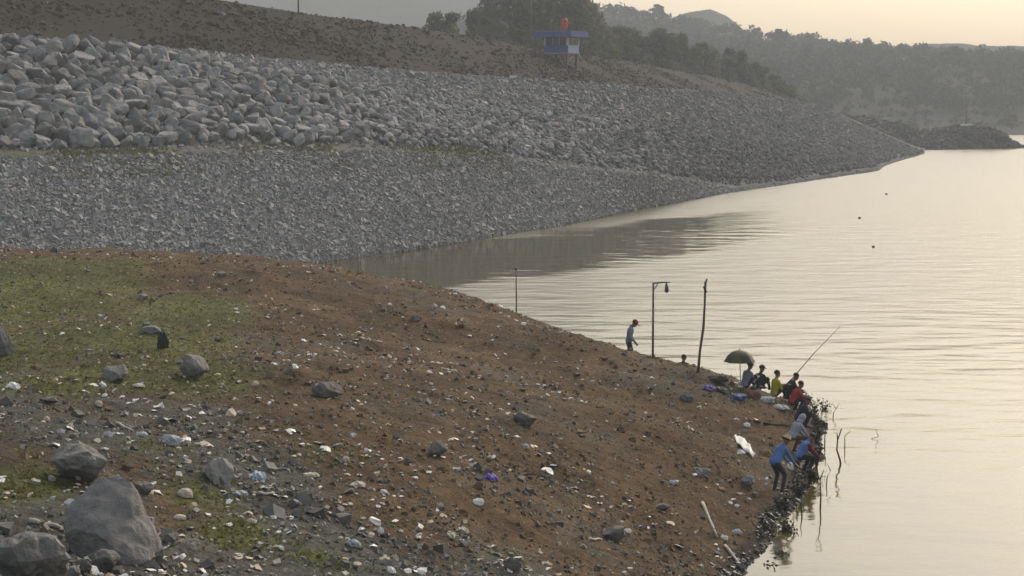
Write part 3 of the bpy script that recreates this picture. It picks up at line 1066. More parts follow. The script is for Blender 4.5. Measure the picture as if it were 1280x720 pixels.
r = np.random.default_rng(77)
TREES = [
    ('small round tree leaning over the far left end of the tree line', 556, 17, 52, 315, M_leaf2, 800, 9),
    ('slim pointed tree between the small round tree and the tall clump', 594, 14, 22, 325, M_leaf2, 500, 9),
    ('low bush-like tree at the left foot of the tall clump', 612, 10, 44, 335, M_leaf2, 800, 9),
    ('tall broad tree on the left of the big clump behind the blue hut', 643, -10, 100, 345, M_leaf, 2000, 18),
    ('tallest tree, directly behind the red light of the blue hut', 686, -24, 110, 352, M_leaf, 2400, 20),
    ('tall tree forming the rounded right shoulder of the big clump', 724, -4, 72, 358, M_leaf, 1700, 16),
    ('low tree just right of the blue hut', 752, 38, 52, 365, M_leaf, 700, 9),
    ('low spreading tree on the crest right of the tall clump', 780, 33, 60, 375, M_leaf2, 900, 10),
    ('rounded tree with a pointed tip in the middle of the right tree line', 818, 36, 54, 385, M_leaf, 1200, 12),
    ('dark broad tree beside the pointed one on the right tree line', 838, 42, 38, 392, M_leaf, 900, 10),
    ('thin upright tree in the gap of the right tree line', 854, 47, 18, 400, M_leaf, 450, 8),
    ('rounded pale tree right of the gap in the tree line', 878, 53, 42, 410, M_leaf2, 1000, 11),
    ('columnar tree with drooping outline on the right tree line', 908, 61, 24, 425, M_leaf, 700, 10),
    ('second columnar tree just right of the drooping one', 922, 64, 22, 430, M_leaf, 650, 10),
    ('low dark tree near the right end of the brown slope', 946, 84, 38, 440, M_leaf, 700, 9),
    ('lower tree next to last on the right end of the brown slope', 966, 93, 34, 448, M_leaf, 600, 8),
    ('low bushy tree filling the dip before the pointed tree', 798, 48, 44, 382, M_leaf2, 900, 9),
    ('low bushy tree filling the gap under the thin upright tree', 858, 60, 46, 404, M_leaf2, 900, 9),
    ('low bushy tree in front of the two columnar trees', 900, 72, 44, 420, M_leaf, 900, 9),
    ('low bushy tree just right of the two columnar trees', 934, 78, 36, 434, M_leaf2, 800, 9),
    ('last small tree at the right tip of the brown slope', 986, 106, 28, 452, M_leaf, 450, 7),
]
for lab, px_, tp, wpx, d_, m_k, n_l, cl in TREES:
    tree('tree', lab, px_, tp, wpx * (1.25 if wpx > 30 else 1.1), d_, r, m_k, 'trees behind the dam crest', n=n_l * 4, clumps=cl + 5, leaf=0.42, tall=0.93)
for lab, px_, tp, wpx, d_ in (('flat-topped tree leaning out on the far ridge against the sky', 972, 37, 30, 890),
                              ('dark round tree standing up on the far skyline above the lake', 1057, 54, 17, 820),
                              ('ragged tree top highest on the skyline of the right-hand hills', 1190, 58, 26, 815),
                              ('thin ragged tree on the ridge right of the tall clump', 822, 6, 22, 990)):
    tree('ridge_tree', lab, px_, tp, wpx, d_, r, M_forest, 'trees standing out on the skyline', n=420, clumps=8, leaf=0.75, tall=0.6)

# ------------------------------------------------------------------ the blue control hut on the crest
M_blue = mat('blue paint', (0.065, 0.085, 0.28), (0.05, 0.065, 0.21), 0.6, nscale=2)
M_paleblue = mat('pale blue wall', (0.36, 0.43, 0.60), (0.30, 0.36, 0.52), 0.6, nscale=2)  # end walls, paler than the front and rear walls
M_offwhite = mat('off white paint', (0.60, 0.58, 0.54), (0.48, 0.46, 0.43), 0.7, nscale=2)
M_glass = mat('dark window glass', (0.03, 0.035, 0.04), (0.02, 0.022, 0.026), 0.12, nscale=2, spec=0.5)
M_conc = mat('grey concrete', (0.28, 0.27, 0.25), (0.20, 0.19, 0.18), 0.9, nscale=1.5, bump=.02)
M_red = mat('red paint', (0.50, 0.05, 0.035), (0.36, 0.035, 0.028), 0.5, nscale=3)


def make_hut():
    d = 258.0
    base = P(702, 67.5, d)
    gz = float(base[2])
    t = thing('control_hut', 'small blue control hut with wide flat roof and red light on the dam crest', 'hut', (base[0], base[1], gz), R(-30))
    W, D = 3.6, 3.2
    for sx in (-1, 1):
        for sy in (-1, 1):
            MB().box((sx * (W / 2 - .25), sy * (D / 2 - .25), -1.6), (.32, .32, 3.2)).build('support_leg', M_metal, t)
    MB().box((0, 0, .05), (W + .15, D + .15, .1 + .1)).build('floor_slab', M_conc, t)
    lo, hi = .15, 1.12
    th = .12
    for nm, c, s, m in (('front_wall', (0, -D / 2 + th / 2, (lo + hi) / 2), (W, th, hi - lo), M_blue), ('rear_wall', (0, D / 2 - th / 2, (lo + hi) / 2), (W, th, hi - lo), M_blue),
                        ('side_wall', (W / 2 - th / 2, 0, (lo + hi) / 2), (th, D - 2 * th, hi - lo), M_paleblue), ('side_wall', (-W / 2 + th / 2, 0, (lo + hi) / 2), (th, D - 2 * th, hi - lo), M_paleblue)):
        o = MB().box(c, s).build(nm, m, t)
        if m is M_paleblue:
            o['label'] = 'pale blue end wall'
    for sx in (-1, 1):
        for sy in (-1, 1):
            MB().box((sx * (W / 2 - .11), sy * (D / 2 - .11), (hi + 2.2) / 2), (.24, .24, 2.2 - hi)).build('corner_post', M_offwhite, t)
    for sy in (-1, 1):
        for k in range(3):
            x = (k - 1) * (W - .5) / 3
            w = MB().box((x, sy * (D / 2 - .10), (hi + 2.2) / 2), ((W - .5) / 3 - .02, .05, 2.2 - hi - .02)).build('window', M_glass, t)
            for e in (-1, 1):
                MB().box((x + e * ((W - .5) / 6 - .03), sy * (D / 2 - .06), (hi + 2.2) / 2), (.06, .07, 2.2 - hi - .04)).build('frame', M_metal if k != 1 else M_offwhite, w)
    for sx in (-1, 1):
        for k in range(2):
            y = (k - .5) * (D - .5) / 2
            w = MB().box((sx * (W / 2 - .10), y, (hi + 2.2) / 2), (.05, (D - .5) / 2 - .02, 2.2 - hi - .02)).build('window', M_glass, t)
            MB().box((sx * (W / 2 - .06), y, (hi + 2.2) / 2), (.07, .06, 2.2 - hi - .04)).build('frame', M_metal, w)
    rf = MB().box((0, 0, 2.2 + .36), (W + 2.0, D + 1.7, .72), taper=.985).build('roof', M_blue, t)
    MB().box((0, 0, 2.2 + .72 + .03), (W + 1.6, D + 1.3, .05)).build('roof_deck', M_conc, rf)
    b = MB().tube([(0.5, 0, 2.9), (0.5, 0, 3.75)], .06, 8).build('beacon_mast', M_metal, t)
    k = MB().tube([(0.5, 0, 3.35), (0.5, 0, 3.5), (0.5, 0, 4.5), (0.5, 0, 4.72)], [.26, .36, .36, .16], 12)
    k.build('beacon_light', M_red, t)
    for q in range(2):
        a = q * math.pi + .5
        MB().tube([(0.5 + .2 * math.cos(a), .2 * math.sin(a), 4.0), (0.5 + .62 * math.cos(a), .62 * math.sin(a), 4.0)], [.12, .17], 8).build('beacon_horn', M_red, t)


make_hut()


def post(name, label, cat, base, pts, radii, m, parts=(), rotz=0, seg=8):
    t = thing(name, label, cat, base, rotz)
    MB().tube(pts, radii, seg).build('pole', m, t, True)
    for nm, mb, mm in parts:
        mb.build(nm, mm, t, True)
    return t


cz = P(373, 18, 206.0)
post('utility_pole', 'thin dark pole on the dam crest at the upper left', 'pole', (cz[0], cz[1], cz[2] - .5), [(0, 0, 0), (0, 0, 7)], [.09, .06], M_metal, [('crossarm', MB().box((0, 0, 6.7), (1.2, .08, .1)), M_metal)])
cz = P(664, 60, 300.0)
post('utility_pole', 'thin dark pole rising behind the roof of the blue hut', 'pole', (cz[0], cz[1], cz[2] - 3), [(0, 0, 0), (0, 0, 14)], [.11, .07], M_metal, [('crossarm', MB().box((0, 0, 13.6), (1.4, .08, .1)), M_metal)])

# beacon on the spit
k = int(np.argmin(np.abs(spit_u - 1209)))
bp_ = spit_top[k]
t = thing('navigation_beacon', 'slender mast on a pale base at the top of the spit', 'beacon', (bp_[0], bp_[1], bp_[2] - .15))
MB().box((0, 0, .45), (3.2, 2.2, 1.0), taper=.8).build('base', mat('pale concrete', (0.62, 0.60, 0.56), (0.5, 0.48, 0.45), .9, nscale=2), t)
MB().tube([(0, 0, .5), (0, 0, 5.4)], [.24, .14], 8).build('mast', M_metal, t)
MB().tube([(0, 0, 3.2), (0, 0, 3.35), (0, 0, 4.4), (0, 0, 4.5)], [.05, .22, .18, .05], 8).build('lantern', M_metal, t)

# ------------------------------------------------------------------ posts on the headland
g = at_xy((645 - 640) / F * 80, 80)
zt = P(645, 335, 80)[2]
post('bamboo_stake', 'thin upright bamboo stake behind the brow, left of the standing person', 'stake', (g[0], g[1], g[2] - .3), [(0, 0, 0), (.02, 0, (zt - g[2]) * .5), (0, 0, zt - g[2] + .3)], [.035, .03, .022], M_bamboo, [('tie', MB().ball((0, 0, zt - g[2] + .26), .055, 8, 6), M_black)])
g = at_xy((447 - 640) / F * 96, 96)
zt = P(447, 296, 96)[2]
post('bamboo_stake', 'faint thin stake standing by the narrow end of the water below the rubble', 'stake', (g[0], g[1], g[2] - .3), [(0, 0, 0), (0, 0, zt - g[2] + .3)], [.025, .015], M_bamboo)
g = hit(816, 447)
zt = P(816, 353, g[1])[2] - g[2]
post('lamp_post', 'slim lamp post with short arm and hanging lamp on the brow', 'lamp post', (g[0], g[1], g[2] - .2), [(0, 0, 0), (.0, 0, zt + .2)], [.042, .035], M_bamboo,
     [('arm', MB().tube([(-.02, 0, zt + .17), (.3, 0, zt + .2), (.58, 0, zt + .2)], [.03, .03, .02], 6), M_metal),
      ('brace', MB().tube([(0, 0, zt - .1), (.16, 0, zt + .17)], [.018, .018], 6), M_metal),
      ('lamp_shade', MB().tube([(.46, 0, zt + .2), (.46, 0, zt + .12), (.47, 0, zt - .1), (.47, 0, zt - .16)], [.02, .04, .085, .03], 8), M_metal)])
g = hit(872, 466)
top = P(884, 350, g[1]) - g
post('wooden_pole', 'tall crooked wooden pole leaning beside the parasol', 'pole', (g[0], g[1], g[2] - .2),
     [(0, 0, 0), (top[0] * .3 - .015, 0, top[2] * .3), (top[0] * .55 + .02, 0, top[2] * .55), (top[0] * .75, 0.02, top[2] * .8), (top[0] - .06, 0, top[2] + .1), (top[0], 0, top[2] + .25)],
     [.052, .043, .045, .036, .042, .018], mat('weathered timber', (0.15, 0.115, 0.085), (0.08, 0.06, 0.045), .85, nscale=7), [('fork', MB().tube([(top[0] * .9, 0, top[2] * .93), (top[0] * .9 - .09, 0, top[2] * .99)], [.045, .03], 6), M_twig)])

# ------------------------------------------------------------------ people
M_skin = mat('brown skin', (0.24, 0.13, 0.08), (0.20, 0.105, 0.065), 0.6, nscale=6)
M_hair = mat('black hair', (0.014, 0.012, 0.011), (0.009, 0.008, 0.008), 0.6, nscale=10)


def cloth(name, c):
    return mat('cloth ' + name, c, tuple(v * .62 for v in c), 0.9, nscale=7, bump=.012, bscale=9)


CL = {'greyblue': cloth('grey blue', (0.20, 0.22, 0.27)), 'dark': cloth('dark', (0.022, 0.023, 0.028)), 'navy': cloth('navy', (0.025, 0.028, 0.045)), 'yellow': cloth('yellow', (0.45, 0.36, 0.03)),
      'red': cloth('red', (0.36, 0.045, 0.035)), 'lilac': cloth('pale lilac grey', (0.36, 0.36, 0.42)), 'blue': cloth('bright blue', (0.11, 0.22, 0.49)), 'straw': cloth('straw', (0.36, 0.25, 0.15)),
      'maroon': cloth('maroon', (0.22, 0.03, 0.03)), 'slate': cloth('slate', (0.12, 0.135, 0.16)), 'jeans': cloth('dark jeans', (0.035, 0.042, 0.06)), 'brown': cloth('brown', (0.10, 0.06, 0.04))}


def ik(a, c, l1, l2, pole):
    a, c = np.asarray(a, float), np.asarray(c, float)
    v = c - a
    L = np.linalg.norm(v)
    L2 = min(L, (l1 + l2) * .995)
    u = v / L
    c = a + u * L2
    x = (l1 * l1 - l2 * l2 + L2 * L2) / (2 * L2)
    h = math.sqrt(max(l1 * l1 - x * x, 0))
    p = np.asarray(pole, float) - u * np.dot(pole, u)
    p /= np.linalg.norm(p)
    return a + u * x + p * h, c


POSES = {
    'stand': dict(pel=(0, 0, .91), b=8, h=38, ank=((-.11, .02, .09), (.11, -.05, .09)), hand=((-.20, .22, .86), (.20, .24, .90))),
    'bend': dict(pel=(0, -.12, .85), b=34, h=8, ank=((-.13, .0, .09), (.13, .06, .09)), hand=((-.13, .50, .72), (.14, .52, .70))),
    'sit': dict(pel=(0, 0, .13), b=16, h=8, ank=((-.14, .50, .09), (.14, .47, .09)), hand=((-.10, .44, .40), (.12, .46, .38))),
    'sit_rod': dict(pel=(0, 0, .22), b=6, h=2, ank=((-.14, .50, .09), (.14, .47, .09)), hand=((-.05, .50, .50), (.05, .38, .42))),
    'squat': dict(pel=(0, -.08, .30), b=28, h=5, ank=((-.15, .12, .09), (.15, .14, .09)), hand=((-.10, .52, .40), (.12, .50, .36))),
    'stoop': dict(pel=(0, -.12, .50), b=32, h=20, ank=((-.15, .10, .09), (.15, .14, .09)), hand=((-.08, .50, .42), (.10, .55, .38))),
}


def person(label, loc, face, pose, shirt, pants, head='hair', hat_m=None, sleeve='long', scale=1.0, group='people fishing at the water edge', forearm=None):
    """one figure: capsules for every limb, fused into one skin, coloured by limb"""
    q = POSES[pose]
    pel = np.array(q['pel'], float)
    b, h = R(q['b']), R(q['h'])
    up = np.array([0, math.sin(b), math.cos(b)])
    fw = np.array([0, math.cos(b), -math.sin(b)])
    hu = np.array([0, math.sin(b * .6 + h), math.cos(b * .6 + h)])
    hf = np.array([0, math.cos(b * .6 + h), -math.sin(b * .6 + h)])
    ex = np.array([1.0, 0, 0])
    chest = pel + up * .43 + fw * .01
    neck = chest + up * .10
    hc = neck + hu * .155 + hf * .02
    B = []   # (a, b, ra, rb, slot)   0 shirt, 1 trousers, 2 skin, 3 shoes

    def cap(a, c, ra, rb, s):
        B.append((np.asarray(a, float), np.asarray(c, float), ra, rb, s))
    for s in (-1, 1):
        cap(pel + ex * s * .07 + up * .02, pel + ex * s * .065 + up * .2 + fw * .01, .118, .105, 0)
        cap(pel + ex * s * .065 + up * .2, chest + ex * s * .085 - up * .05, .105, .118, 0)
        cap(chest + ex * s * .05, chest + ex * s * .165, .095, .068, 0)
        hip = pel + ex * s * .09
        k = 0 if s < 0 else 1
        ank = np.array(q['ank'][k], float)
        knee, ank = ik(hip, ank, .43, .42, (s * .25, 1, .35))
        cap(hip, knee, .095, .066, 1)
        cap(knee, ank, .064, .048, 1)
        cap(ank + np.array([0, -.04, -.04]), ank + np.array([s * .02, .15, -.055]), .042, .034, 3)
        sh = chest + ex * s * .175 + up * .0
        el, hd = ik(sh, np.array(q['hand'][k], float), .285, .25, (s * .6, -.35, -1))
        arm = 4 if forearm else 0
        cap(sh, el, .062, .048, arm)
        cap(el, hd, .045, .033, arm if sleeve == 'long' else 2)
        # hand: palm, thumb and four bent fingers
        fd = (hd - el) / np.linalg.norm(hd - el)
        sd = np.cross(fd, (0, 0, 1.0)); sd /= np.linalg.norm(sd) + 1e-6
        dn = np.cross(sd, fd)
        if dn[2] > 0:
            dn = -dn
        cap(hd + fd * .03 - sd * .016, hd + fd * .075 - sd * .018, .022, .019, 2)
        cap(hd + fd * .03 + sd * .016, hd + fd * .075 + sd * .018, .022, .019, 2)
        for j, ln in enumerate((.030, .037, .034, .026)):
            r0 = hd + fd * .085 + sd * (j - 1.5) * .021
            m1 = r0 + fd * ln + dn * .008
            cap(r0, m1, .0105, .010, 2)
            cap(m1, m1 + fd * ln * .5 + dn * ln * .8, .010, .009, 2)
        r0 = hd + fd * .03 - sd * s * .03
        cap(r0, r0 + fd * .035 - sd * s * .025 + dn * .012, .013, .011, 2)
    cap(chest + up * .02, neck + up * .02, .075, .055, 0)
    cap(neck, hc - hu * .05, .055, .052, 2)
    cap(hc - hu * .035 + hf * .012, hc + hu * .045 - hf * .01, .082, .094, 2)       # skull
    cap(hc - hu * .085 + hf * .045, hc - hu * .04 + hf * .03, .042, .06, 2)         # jaw
    cap(hc - hu * .005 + hf * .09, hc - hu * .032 + hf * .106, .010, .017, 2)       # nose
    cap(hc - hu * .066 + hf * .085 - ex * .016, hc - hu * .066 + hf * .085 + ex * .016, .011, .011, 2)   # mouth
    for s in (-1, 1):
        cap(hc + ex * s * .086 - hu * .03, hc + ex * s * .090 + hu * .012, .013, .017, 2)   # ears
    mb = MB()
    for a, c, ra, rb, s in B:
        mb.capsule(a, c, ra, rb, 12, 4)
    tmp = mb.build('tmp', None)
    md = tmp.modifiers.new('r', 'REMESH'); md.mode = 'VOXEL'; md.voxel_size = 0.0115; md.use_smooth_shade = True
    md = tmp.modifiers.new('s', 'SMOOTH'); md.factor = .5; md.iterations = 2
    md = tmp.modifiers.new('d', 'DECIMATE'); md.ratio = .3
    dg = bpy.context.evaluated_depsgraph_get()
    me = bpy.data.meshes.new_from_object(tmp.evaluated_get(dg))
    old = tmp.data
    bpy.data.objects.remove(tmp); bpy.data.meshes.remove(old)
    me.name = 'body'
    me.materials.clear()
    for m in (shirt, pants, M_skin, M_black, forearm or shirt):
        me.materials.append(m)
    n = len(me.polygons)
    cen = np.empty(n * 3, np.float32); me.polygons.foreach_get('center', cen); cen = cen.reshape(-1, 3)
    best, slot = np.full(n, 9.0), np.zeros(n, np.int32)
    for i, (a, c, ra, rb, s) in enumerate(B):
        v = c - a
        tt = np.clip(((cen - a) @ v) / max(np.dot(v, v), 1e-9), 0, 1)
        dd = np.linalg.norm(cen - a - tt[:, None] * v, axis=1) - (ra + (rb - ra) * tt)
        k = dd < best
        best[k] = dd[k]; slot[k] = s
    me.polygons.foreach_set('material_index', slot)
    me.polygons.foreach_set('use_smooth', np.ones(n, bool))
    root = thing('person', label, 'person', loc, face, group)
    root.scale = (scale,) * 3
    link('body', me, None, root)
    Rm = np.stack([ex, hf, hu], 1)

    def headpart(nm, f, m):
        k = MB(); f(k)
        k.v = [v @ Rm.T + hc for v in k.v]
        k.build(nm, m, root, True)
    for s in (-1, 1):
        headpart('eye', lambda k: k.ball((s * .033, .083, .008), (.013, .010, .009), 8, 6), M_hair)
    if head in ('hair', 'cap', 'bucket', 'straw'):
        headpart('hair', lambda k: k.ball((0, -.018, .028), (.101, .108, .112), 14, 9, -.25, .999), M_hair)
    if head == 'cap':
        headpart('cap', lambda k: (k.ball((0, -.012, .045), (.108, .118, .105), 14, 7, .0, .999), k.ball((0, .11, .05), (.085, .10, .014), 12, 6)), hat_m)
    if head in ('bucket', 'straw'):
        wd_ = .21 if head == 'straw' else .17

        def f_(k):
            k.tube([(0, -.01, .045), (0, -.01, .065), (0, -.01, .07), (0, -.01, .15), (0, -.01, .17)], [wd_, wd_ * .8, .112, .095, .05], 16)
        headpart('hat', f_, hat_m)
    if head == 'hood':
        headpart('hood', lambda k: (k.ball((0, -.03, .01), (.118, .105, .135), 14, 10), k.ball((0, -.02, -.13), (.12, .105, .10), 12, 8)), shirt)
    return root


def on_ground(px, py):
    p = hit(px, py)
    if p[1] > 76:
        p = at_xy((px - 640) / F * 67.5, 67.5)
    return (p[0], p[1], p[2])


def behind_brow(px, top_py, height):
    """spot on the far side of the brow where a figure of that height just reaches the pixel"""
    best = None
    for d in np.arange(66, 80, .1):
        p = P(px, top_py, d)
        g = at_xy(p[0], p[1])
        e = abs(g[2] + height - p[2])
        if best is None or e < best[0]:
            best = (e, (p[0], p[1], g[2]))
    return best[1]


FACE_R = R(-90)      # facing the water on the right
person('person in grey-blue shirt and red cap standing alone on the brow, looking down', behind_brow(786, 403, 1.76), R(-95), 'stand', CL['greyblue'], CL['dark'], 'cap', CL['maroon'], 'long', 1.12, group='people fishing at the water edge')
person('dark-haired person of whom only head and shoulders show left of the crooked pole', behind_brow(853, 447, .82), R(-20), 'sit', CL['dark'], CL['dark'])
person('person in grey-blue shirt and wide hat sitting under the parasol', on_ground(931, 486), R(-60), 'sit', CL['greyblue'], CL['dark'], 'bucket', CL['slate'])
person('person in dark shirt sitting between the hat wearer and the yellow shirt', on_ground(950, 487), R(-50), 'sit', CL['navy'], CL['dark'], 'cap', CL['dark'])
yl = on_ground(968, 500)
person('person in yellow shirt holding the long fishing rod', yl, R(-70), 'sit_rod', CL['yellow'], CL['dark'], 'hair', None, 'short')
person('person in black sitting behind the red shirt', on_ground(986, 503), R(-80), 'squat', CL['dark'], CL['dark'])
person('person in bright red shirt crouching among the anglers', on_ground(992, 514), R(-75), 'squat', CL['red'], CL['dark'], 'hair', None, 'short')
person('person in dark clothes and pale cap crouching below the red shirt', on_ground(1000, 534), R(-85), 'squat', CL['navy'], CL['dark'], 'cap', CL['slate'])
person('person in pale lilac-grey hooded top stooping at the water edge', on_ground(993, 566), R(-65), 'stoop', CL['lilac'], CL['brown'], 'hood')
person('person in blue shirt and straw hat standing bent at the near end of the group', on_ground(972, 615), R(-60), 'bend', CL['blue'], CL['jeans'], 'straw', CL['straw'], 'long')
person('dark-haired person in blue vest with red sleeves crouching nearest the water', on_ground(1003, 591), R(-80), 'stoop', CL['blue'], CL['dark'], 'hair', None, 'long', forearm=CL['maroon'])

# fishing rod held by the yellow shirt
yl = np.array(yl)
a = yl + np.array([.38, .2, .42])
tipp = P(1050, 408, yl[1] + .4) - a
t = thing('fishing_rod', 'long thin fishing rod slanting up to the right over the water', 'fishing rod', a)
MB().tube([(-.12 * tipp[0], 0, -.10 * tipp[2]), (.12 * tipp[0], 0, .13 * tipp[2])], [.026, .024], 8).build('grip', M_black, t)
MB().tube([tipp * .12, tipp * .5 + np.array([0, 0, .06]), tipp], [.018, .013, .007], 6).build('blank', M_twig, t)
MB().ball(tipp * .13 + np.array([.02, 0, -.07]), (.05, .04, .05), 10, 7).build('reel', M_metal, t)

# ------------------------------------------------------------------ parasol
g = hit(924, 483)
zc = P(922, 438, g[1])[2] - g[2]
ze = P(922, 452, g[1])[2] - g[2]
rad = 20.0 / F * g[1]
t = thing('parasol', 'open dark green parasol with yellowish panels standing behind the anglers', 'parasol', (g[0], g[1], g[2]))
MB().tube([(0.06, 0, -.2), (0, 0, zc - .03)], [.018, .014], 8).build('pole', mat('pale metal', (.5, .48, .45), (.4, .38, .35), .5), t)
segs = 8
M_can = [mat('green canopy', (0.035, 0.046, 0.026), (0.022, 0.03, 0.018), .7, nscale=4), mat('olive canopy', (0.09, 0.085, 0.035), (0.06, 0.058, 0.025), .7, nscale=4)]
for k in range(segs):
    a0, a1 = k / segs * 2 * math.pi, (k + 1) / segs * 2 * math.pi
    V, Fc, nn, mm = [], [], 5, 5
    for i_ in range(nn):
        s = i_ / (nn - 1)
        for j_ in range(mm):
            u = j_ / (mm - 1)
            aa = a0 + (a1 - a0) * u
            sag = .05 * math.sin(math.pi * u) * s
            rr = rad * s * (1 - sag)
            V.append((rr * math.cos(aa), rr * math.sin(aa), zc + (ze - zc) * (s ** 2.8) - sag * .25 * 0))
    for i_ in range(nn - 1):
        for j_ in range(mm - 1):
            Fc.append((i_ * mm + j_, (i_ + 1) * mm + j_, (i_ + 1) * mm + j_ + 1, i_ * mm + j_ + 1))
    MB().add(V, Fc).build('canopy_panel', M_can[k % 2], t, True)
    MB().tube([(0, 0, zc - .05), (rad * .5 * math.cos(a0), rad * .5 * math.sin(a0), zc + (ze - zc) * .5 ** 2.8 - .012), (rad * math.cos(a0), rad * math.sin(a0), ze - .008)], .006, 5).build('rib', M_metal, t)
MB().tube([(0, 0, zc - .02), (0, 0, zc + .07)], [.02, .012], 8).build('finial', M_metal, t)

# ------------------------------------------------------------------ named rocks on the headland
def rock(label, px, py, wpx, hpx, m, seed, sink=.25, sub=4, planes=13, rough=.13, yaw=0.0, name='rock'):
    """rock whose foot is seen at (px, py)"""
    c = hit(px, py)
    s = c[1] / F
    w, h = wpx * s / 2, hpx * s
    v, f = rock_shape(sub, seed, planes, rough, 1.0)
    v = v * (1 + rough * 1.1 * fbm(v[:, 0] + v[:, 2] * .8 + seed, v[:, 1] - v[:, 2] * .9 + seed, .55, 4, seed + 40) - rough * .8 * np.abs(fbm(v[:, 0] - v[:, 1] + 3, v[:, 2] * 1.5 + v[:, 1], .4, 3, seed + 50)))[:, None]
    v = v - np.array([0, 0, v[:, 2].min()])
    v = v / np.array([np.abs(v[:, 0]).max(), np.abs(v[:, 1]).max(), v[:, 2].max()]) * np.array([w, w * .9, h * (1 + sink)])
    v[:, 2] -= h * sink
    o = link(name, np_mesh(name, v, f, False), m, None, (c[0], c[1] + w * .5, c[2] + .02), yaw)
    return tag(o, label, 'rock', 'loose rocks on the headland')


def big_boulder():
    c = hit(140, 698)
    s = c[1] / F
    # (across, depth, up) in photo pixels from the foot of the rock
    pts = [(-22, 25, 108), (2, 30, 112), (20, 20, 104), (-40, 10, 92), (-63, 15, 70), (-66, 20, 40), (-58, -8, 36), (-52, 20, 8), (-45, -20, 45), (-12, -42, 42), (12, -48, 22),
           (24, -14, 62), (20, 10, 92), (44, -8, 34), (62, 10, 10), (58, -16, 2), (44, -34, 0), (20, -44, -6), (-20, -30, 12), (60, 40, -10), (-40, 60, -10), (20, 70, -10), (0, 60, 70), (40, -30, -14), (-50, 0, -14), (50, 10, -16), (-10, -20, -14)]
    bm = bmesh.new()
    for p in pts:
        bm.verts.new((p[0] * s * 1.03, p[1] * s, p[2] * s * .9))
    res = bmesh.ops.convex_hull(bm, input=bm.verts)
    bmesh.ops.delete(bm, geom=[v for v in bm.verts if not v.link_faces], context='VERTS')
    bmesh.ops.triangulate(bm, faces=bm.faces)
    for _ in range(4):
        bmesh.ops.subdivide_edges(bm, edges=bm.edges, cuts=1, use_grid_fill=True)
    bmesh.ops.smooth_vert(bm, verts=bm.verts, factor=.3, use_axis_x=True, use_axis_y=True, use_axis_z=True)
    bmesh.ops.recalc_face_normals(bm, faces=bm.faces)
    bm.normal_update()
    co = np.array([v.co[:] for v in bm.verts]); no = np.array([v.normal[:] for v in bm.verts])
    dz = .07 * fbm(co[:, 0] + co[:, 1] * .7, co[:, 2] + co[:, 1] * .6, .45, 5, 91) - .06 * np.abs(fbm(co[:, 0] * .8 - co[:, 2] * .5, co[:, 2] + co[:, 1], .3, 4, 17))
    co = co + no * dz[:, None]
    for v, p in zip(bm.verts, co):
        v.co = p
    me = bpy.data.meshes.new('boulder')
    bm.to_mesh(me); bm.free()
    me.polygons.foreach_set('use_smooth', np.ones(len(me.polygons), bool))
    m = mat('big boulder stone', (0.36, 0.335, 0.31), (0.21, 0.195, 0.18), 0.92, nscale=4.0, bump=0.12, bscale=7)
    tag(link('boulder', me, m, None, (c[0], c[1] + .1, c[2])), 'large smooth grey-brown boulder with pale right facet in the near left corner', 'boulder')


big_boulder()
rock('rough grey rock just behind the large boulder', 97, 604, 74, 46, M_rock_grey, 3, rough=.12)
rock('broad rough grey rock cut off by the lower left corner', 30, 735, 104, 66, M_rock_grey, 4, rough=.13)
rock('dark fist-shaped rock at the foot of the large boulder', 130, 714, 38, 24, M_rock_dark, 5)
rock('small dark rock left of the fist-shaped one', 106, 716, 18, 16, M_rock_dark, 6)
rock('small grey stone at the bottom edge below the large boulder', 90, 724, 20, 14, M_rock_grey, 7)
rock('rounded grey-brown rock lying in the grass', 240, 474, 42, 30, M_rock_grey, 8, rough=.1)
rock('low grey rock left of the one in the grass', 142, 478, 34, 20, M_rock_grey, 9, rough=.12)
rock('dark grey rock at the left edge above the grass', 0, 446, 36, 38, M_rock_grey, 10)
rock('flat brown-grey stone in the upper grass', 190, 418, 30, 10, M_rock_grey, 12)
rock('pale pointed grey rock among dark gravel', 276, 607, 40, 34, mat('pale grey rock', (0.30, 0.285, 0.26), (0.21, 0.20, 0.185), .92, nscale=3, bump=.02), 13, planes=8)
rock('dark grey block-like rock in the middle of the slope', 545, 570, 30, 18, M_rock_dark, 14)
rock('dark rock by the bottom edge right of centre', 641, 716, 24, 18, M_rock_dark, 15)
rock('low dark rock in the upper middle of the slope', 410, 496, 44, 18, M_rock_dark, 16, rough=.12)
rock('flat grey rock right of the middle of the slope', 655, 532, 34, 16, M_rock_dark, 17, rough=.1)
rock('dark rock right of the large boulder', 214, 682, 26, 14, M_rock_dark, 18)
rock('dark stone against the upper right side of the large boulder', 178, 618, 26, 14, M_rock_dark, 19)
rock('grey-green rock low on the right of the slope', 766, 676, 34, 18, M_rock_grey, 20, rough=.1)
rock('grey hunched stone below the white sheet', 936, 609, 24, 13, mat('grey sack', (0.21, 0.20, 0.19), (0.15, 0.145, 0.14), .9, nscale=4), 21)
rock('dark stone at the left edge of the dark gravel', 62, 505, 22, 8, M_rock_dark, 22)
rock('low dark stone by the shore in the lower right', 828, 640, 22, 10, M_rock_dark, 23)

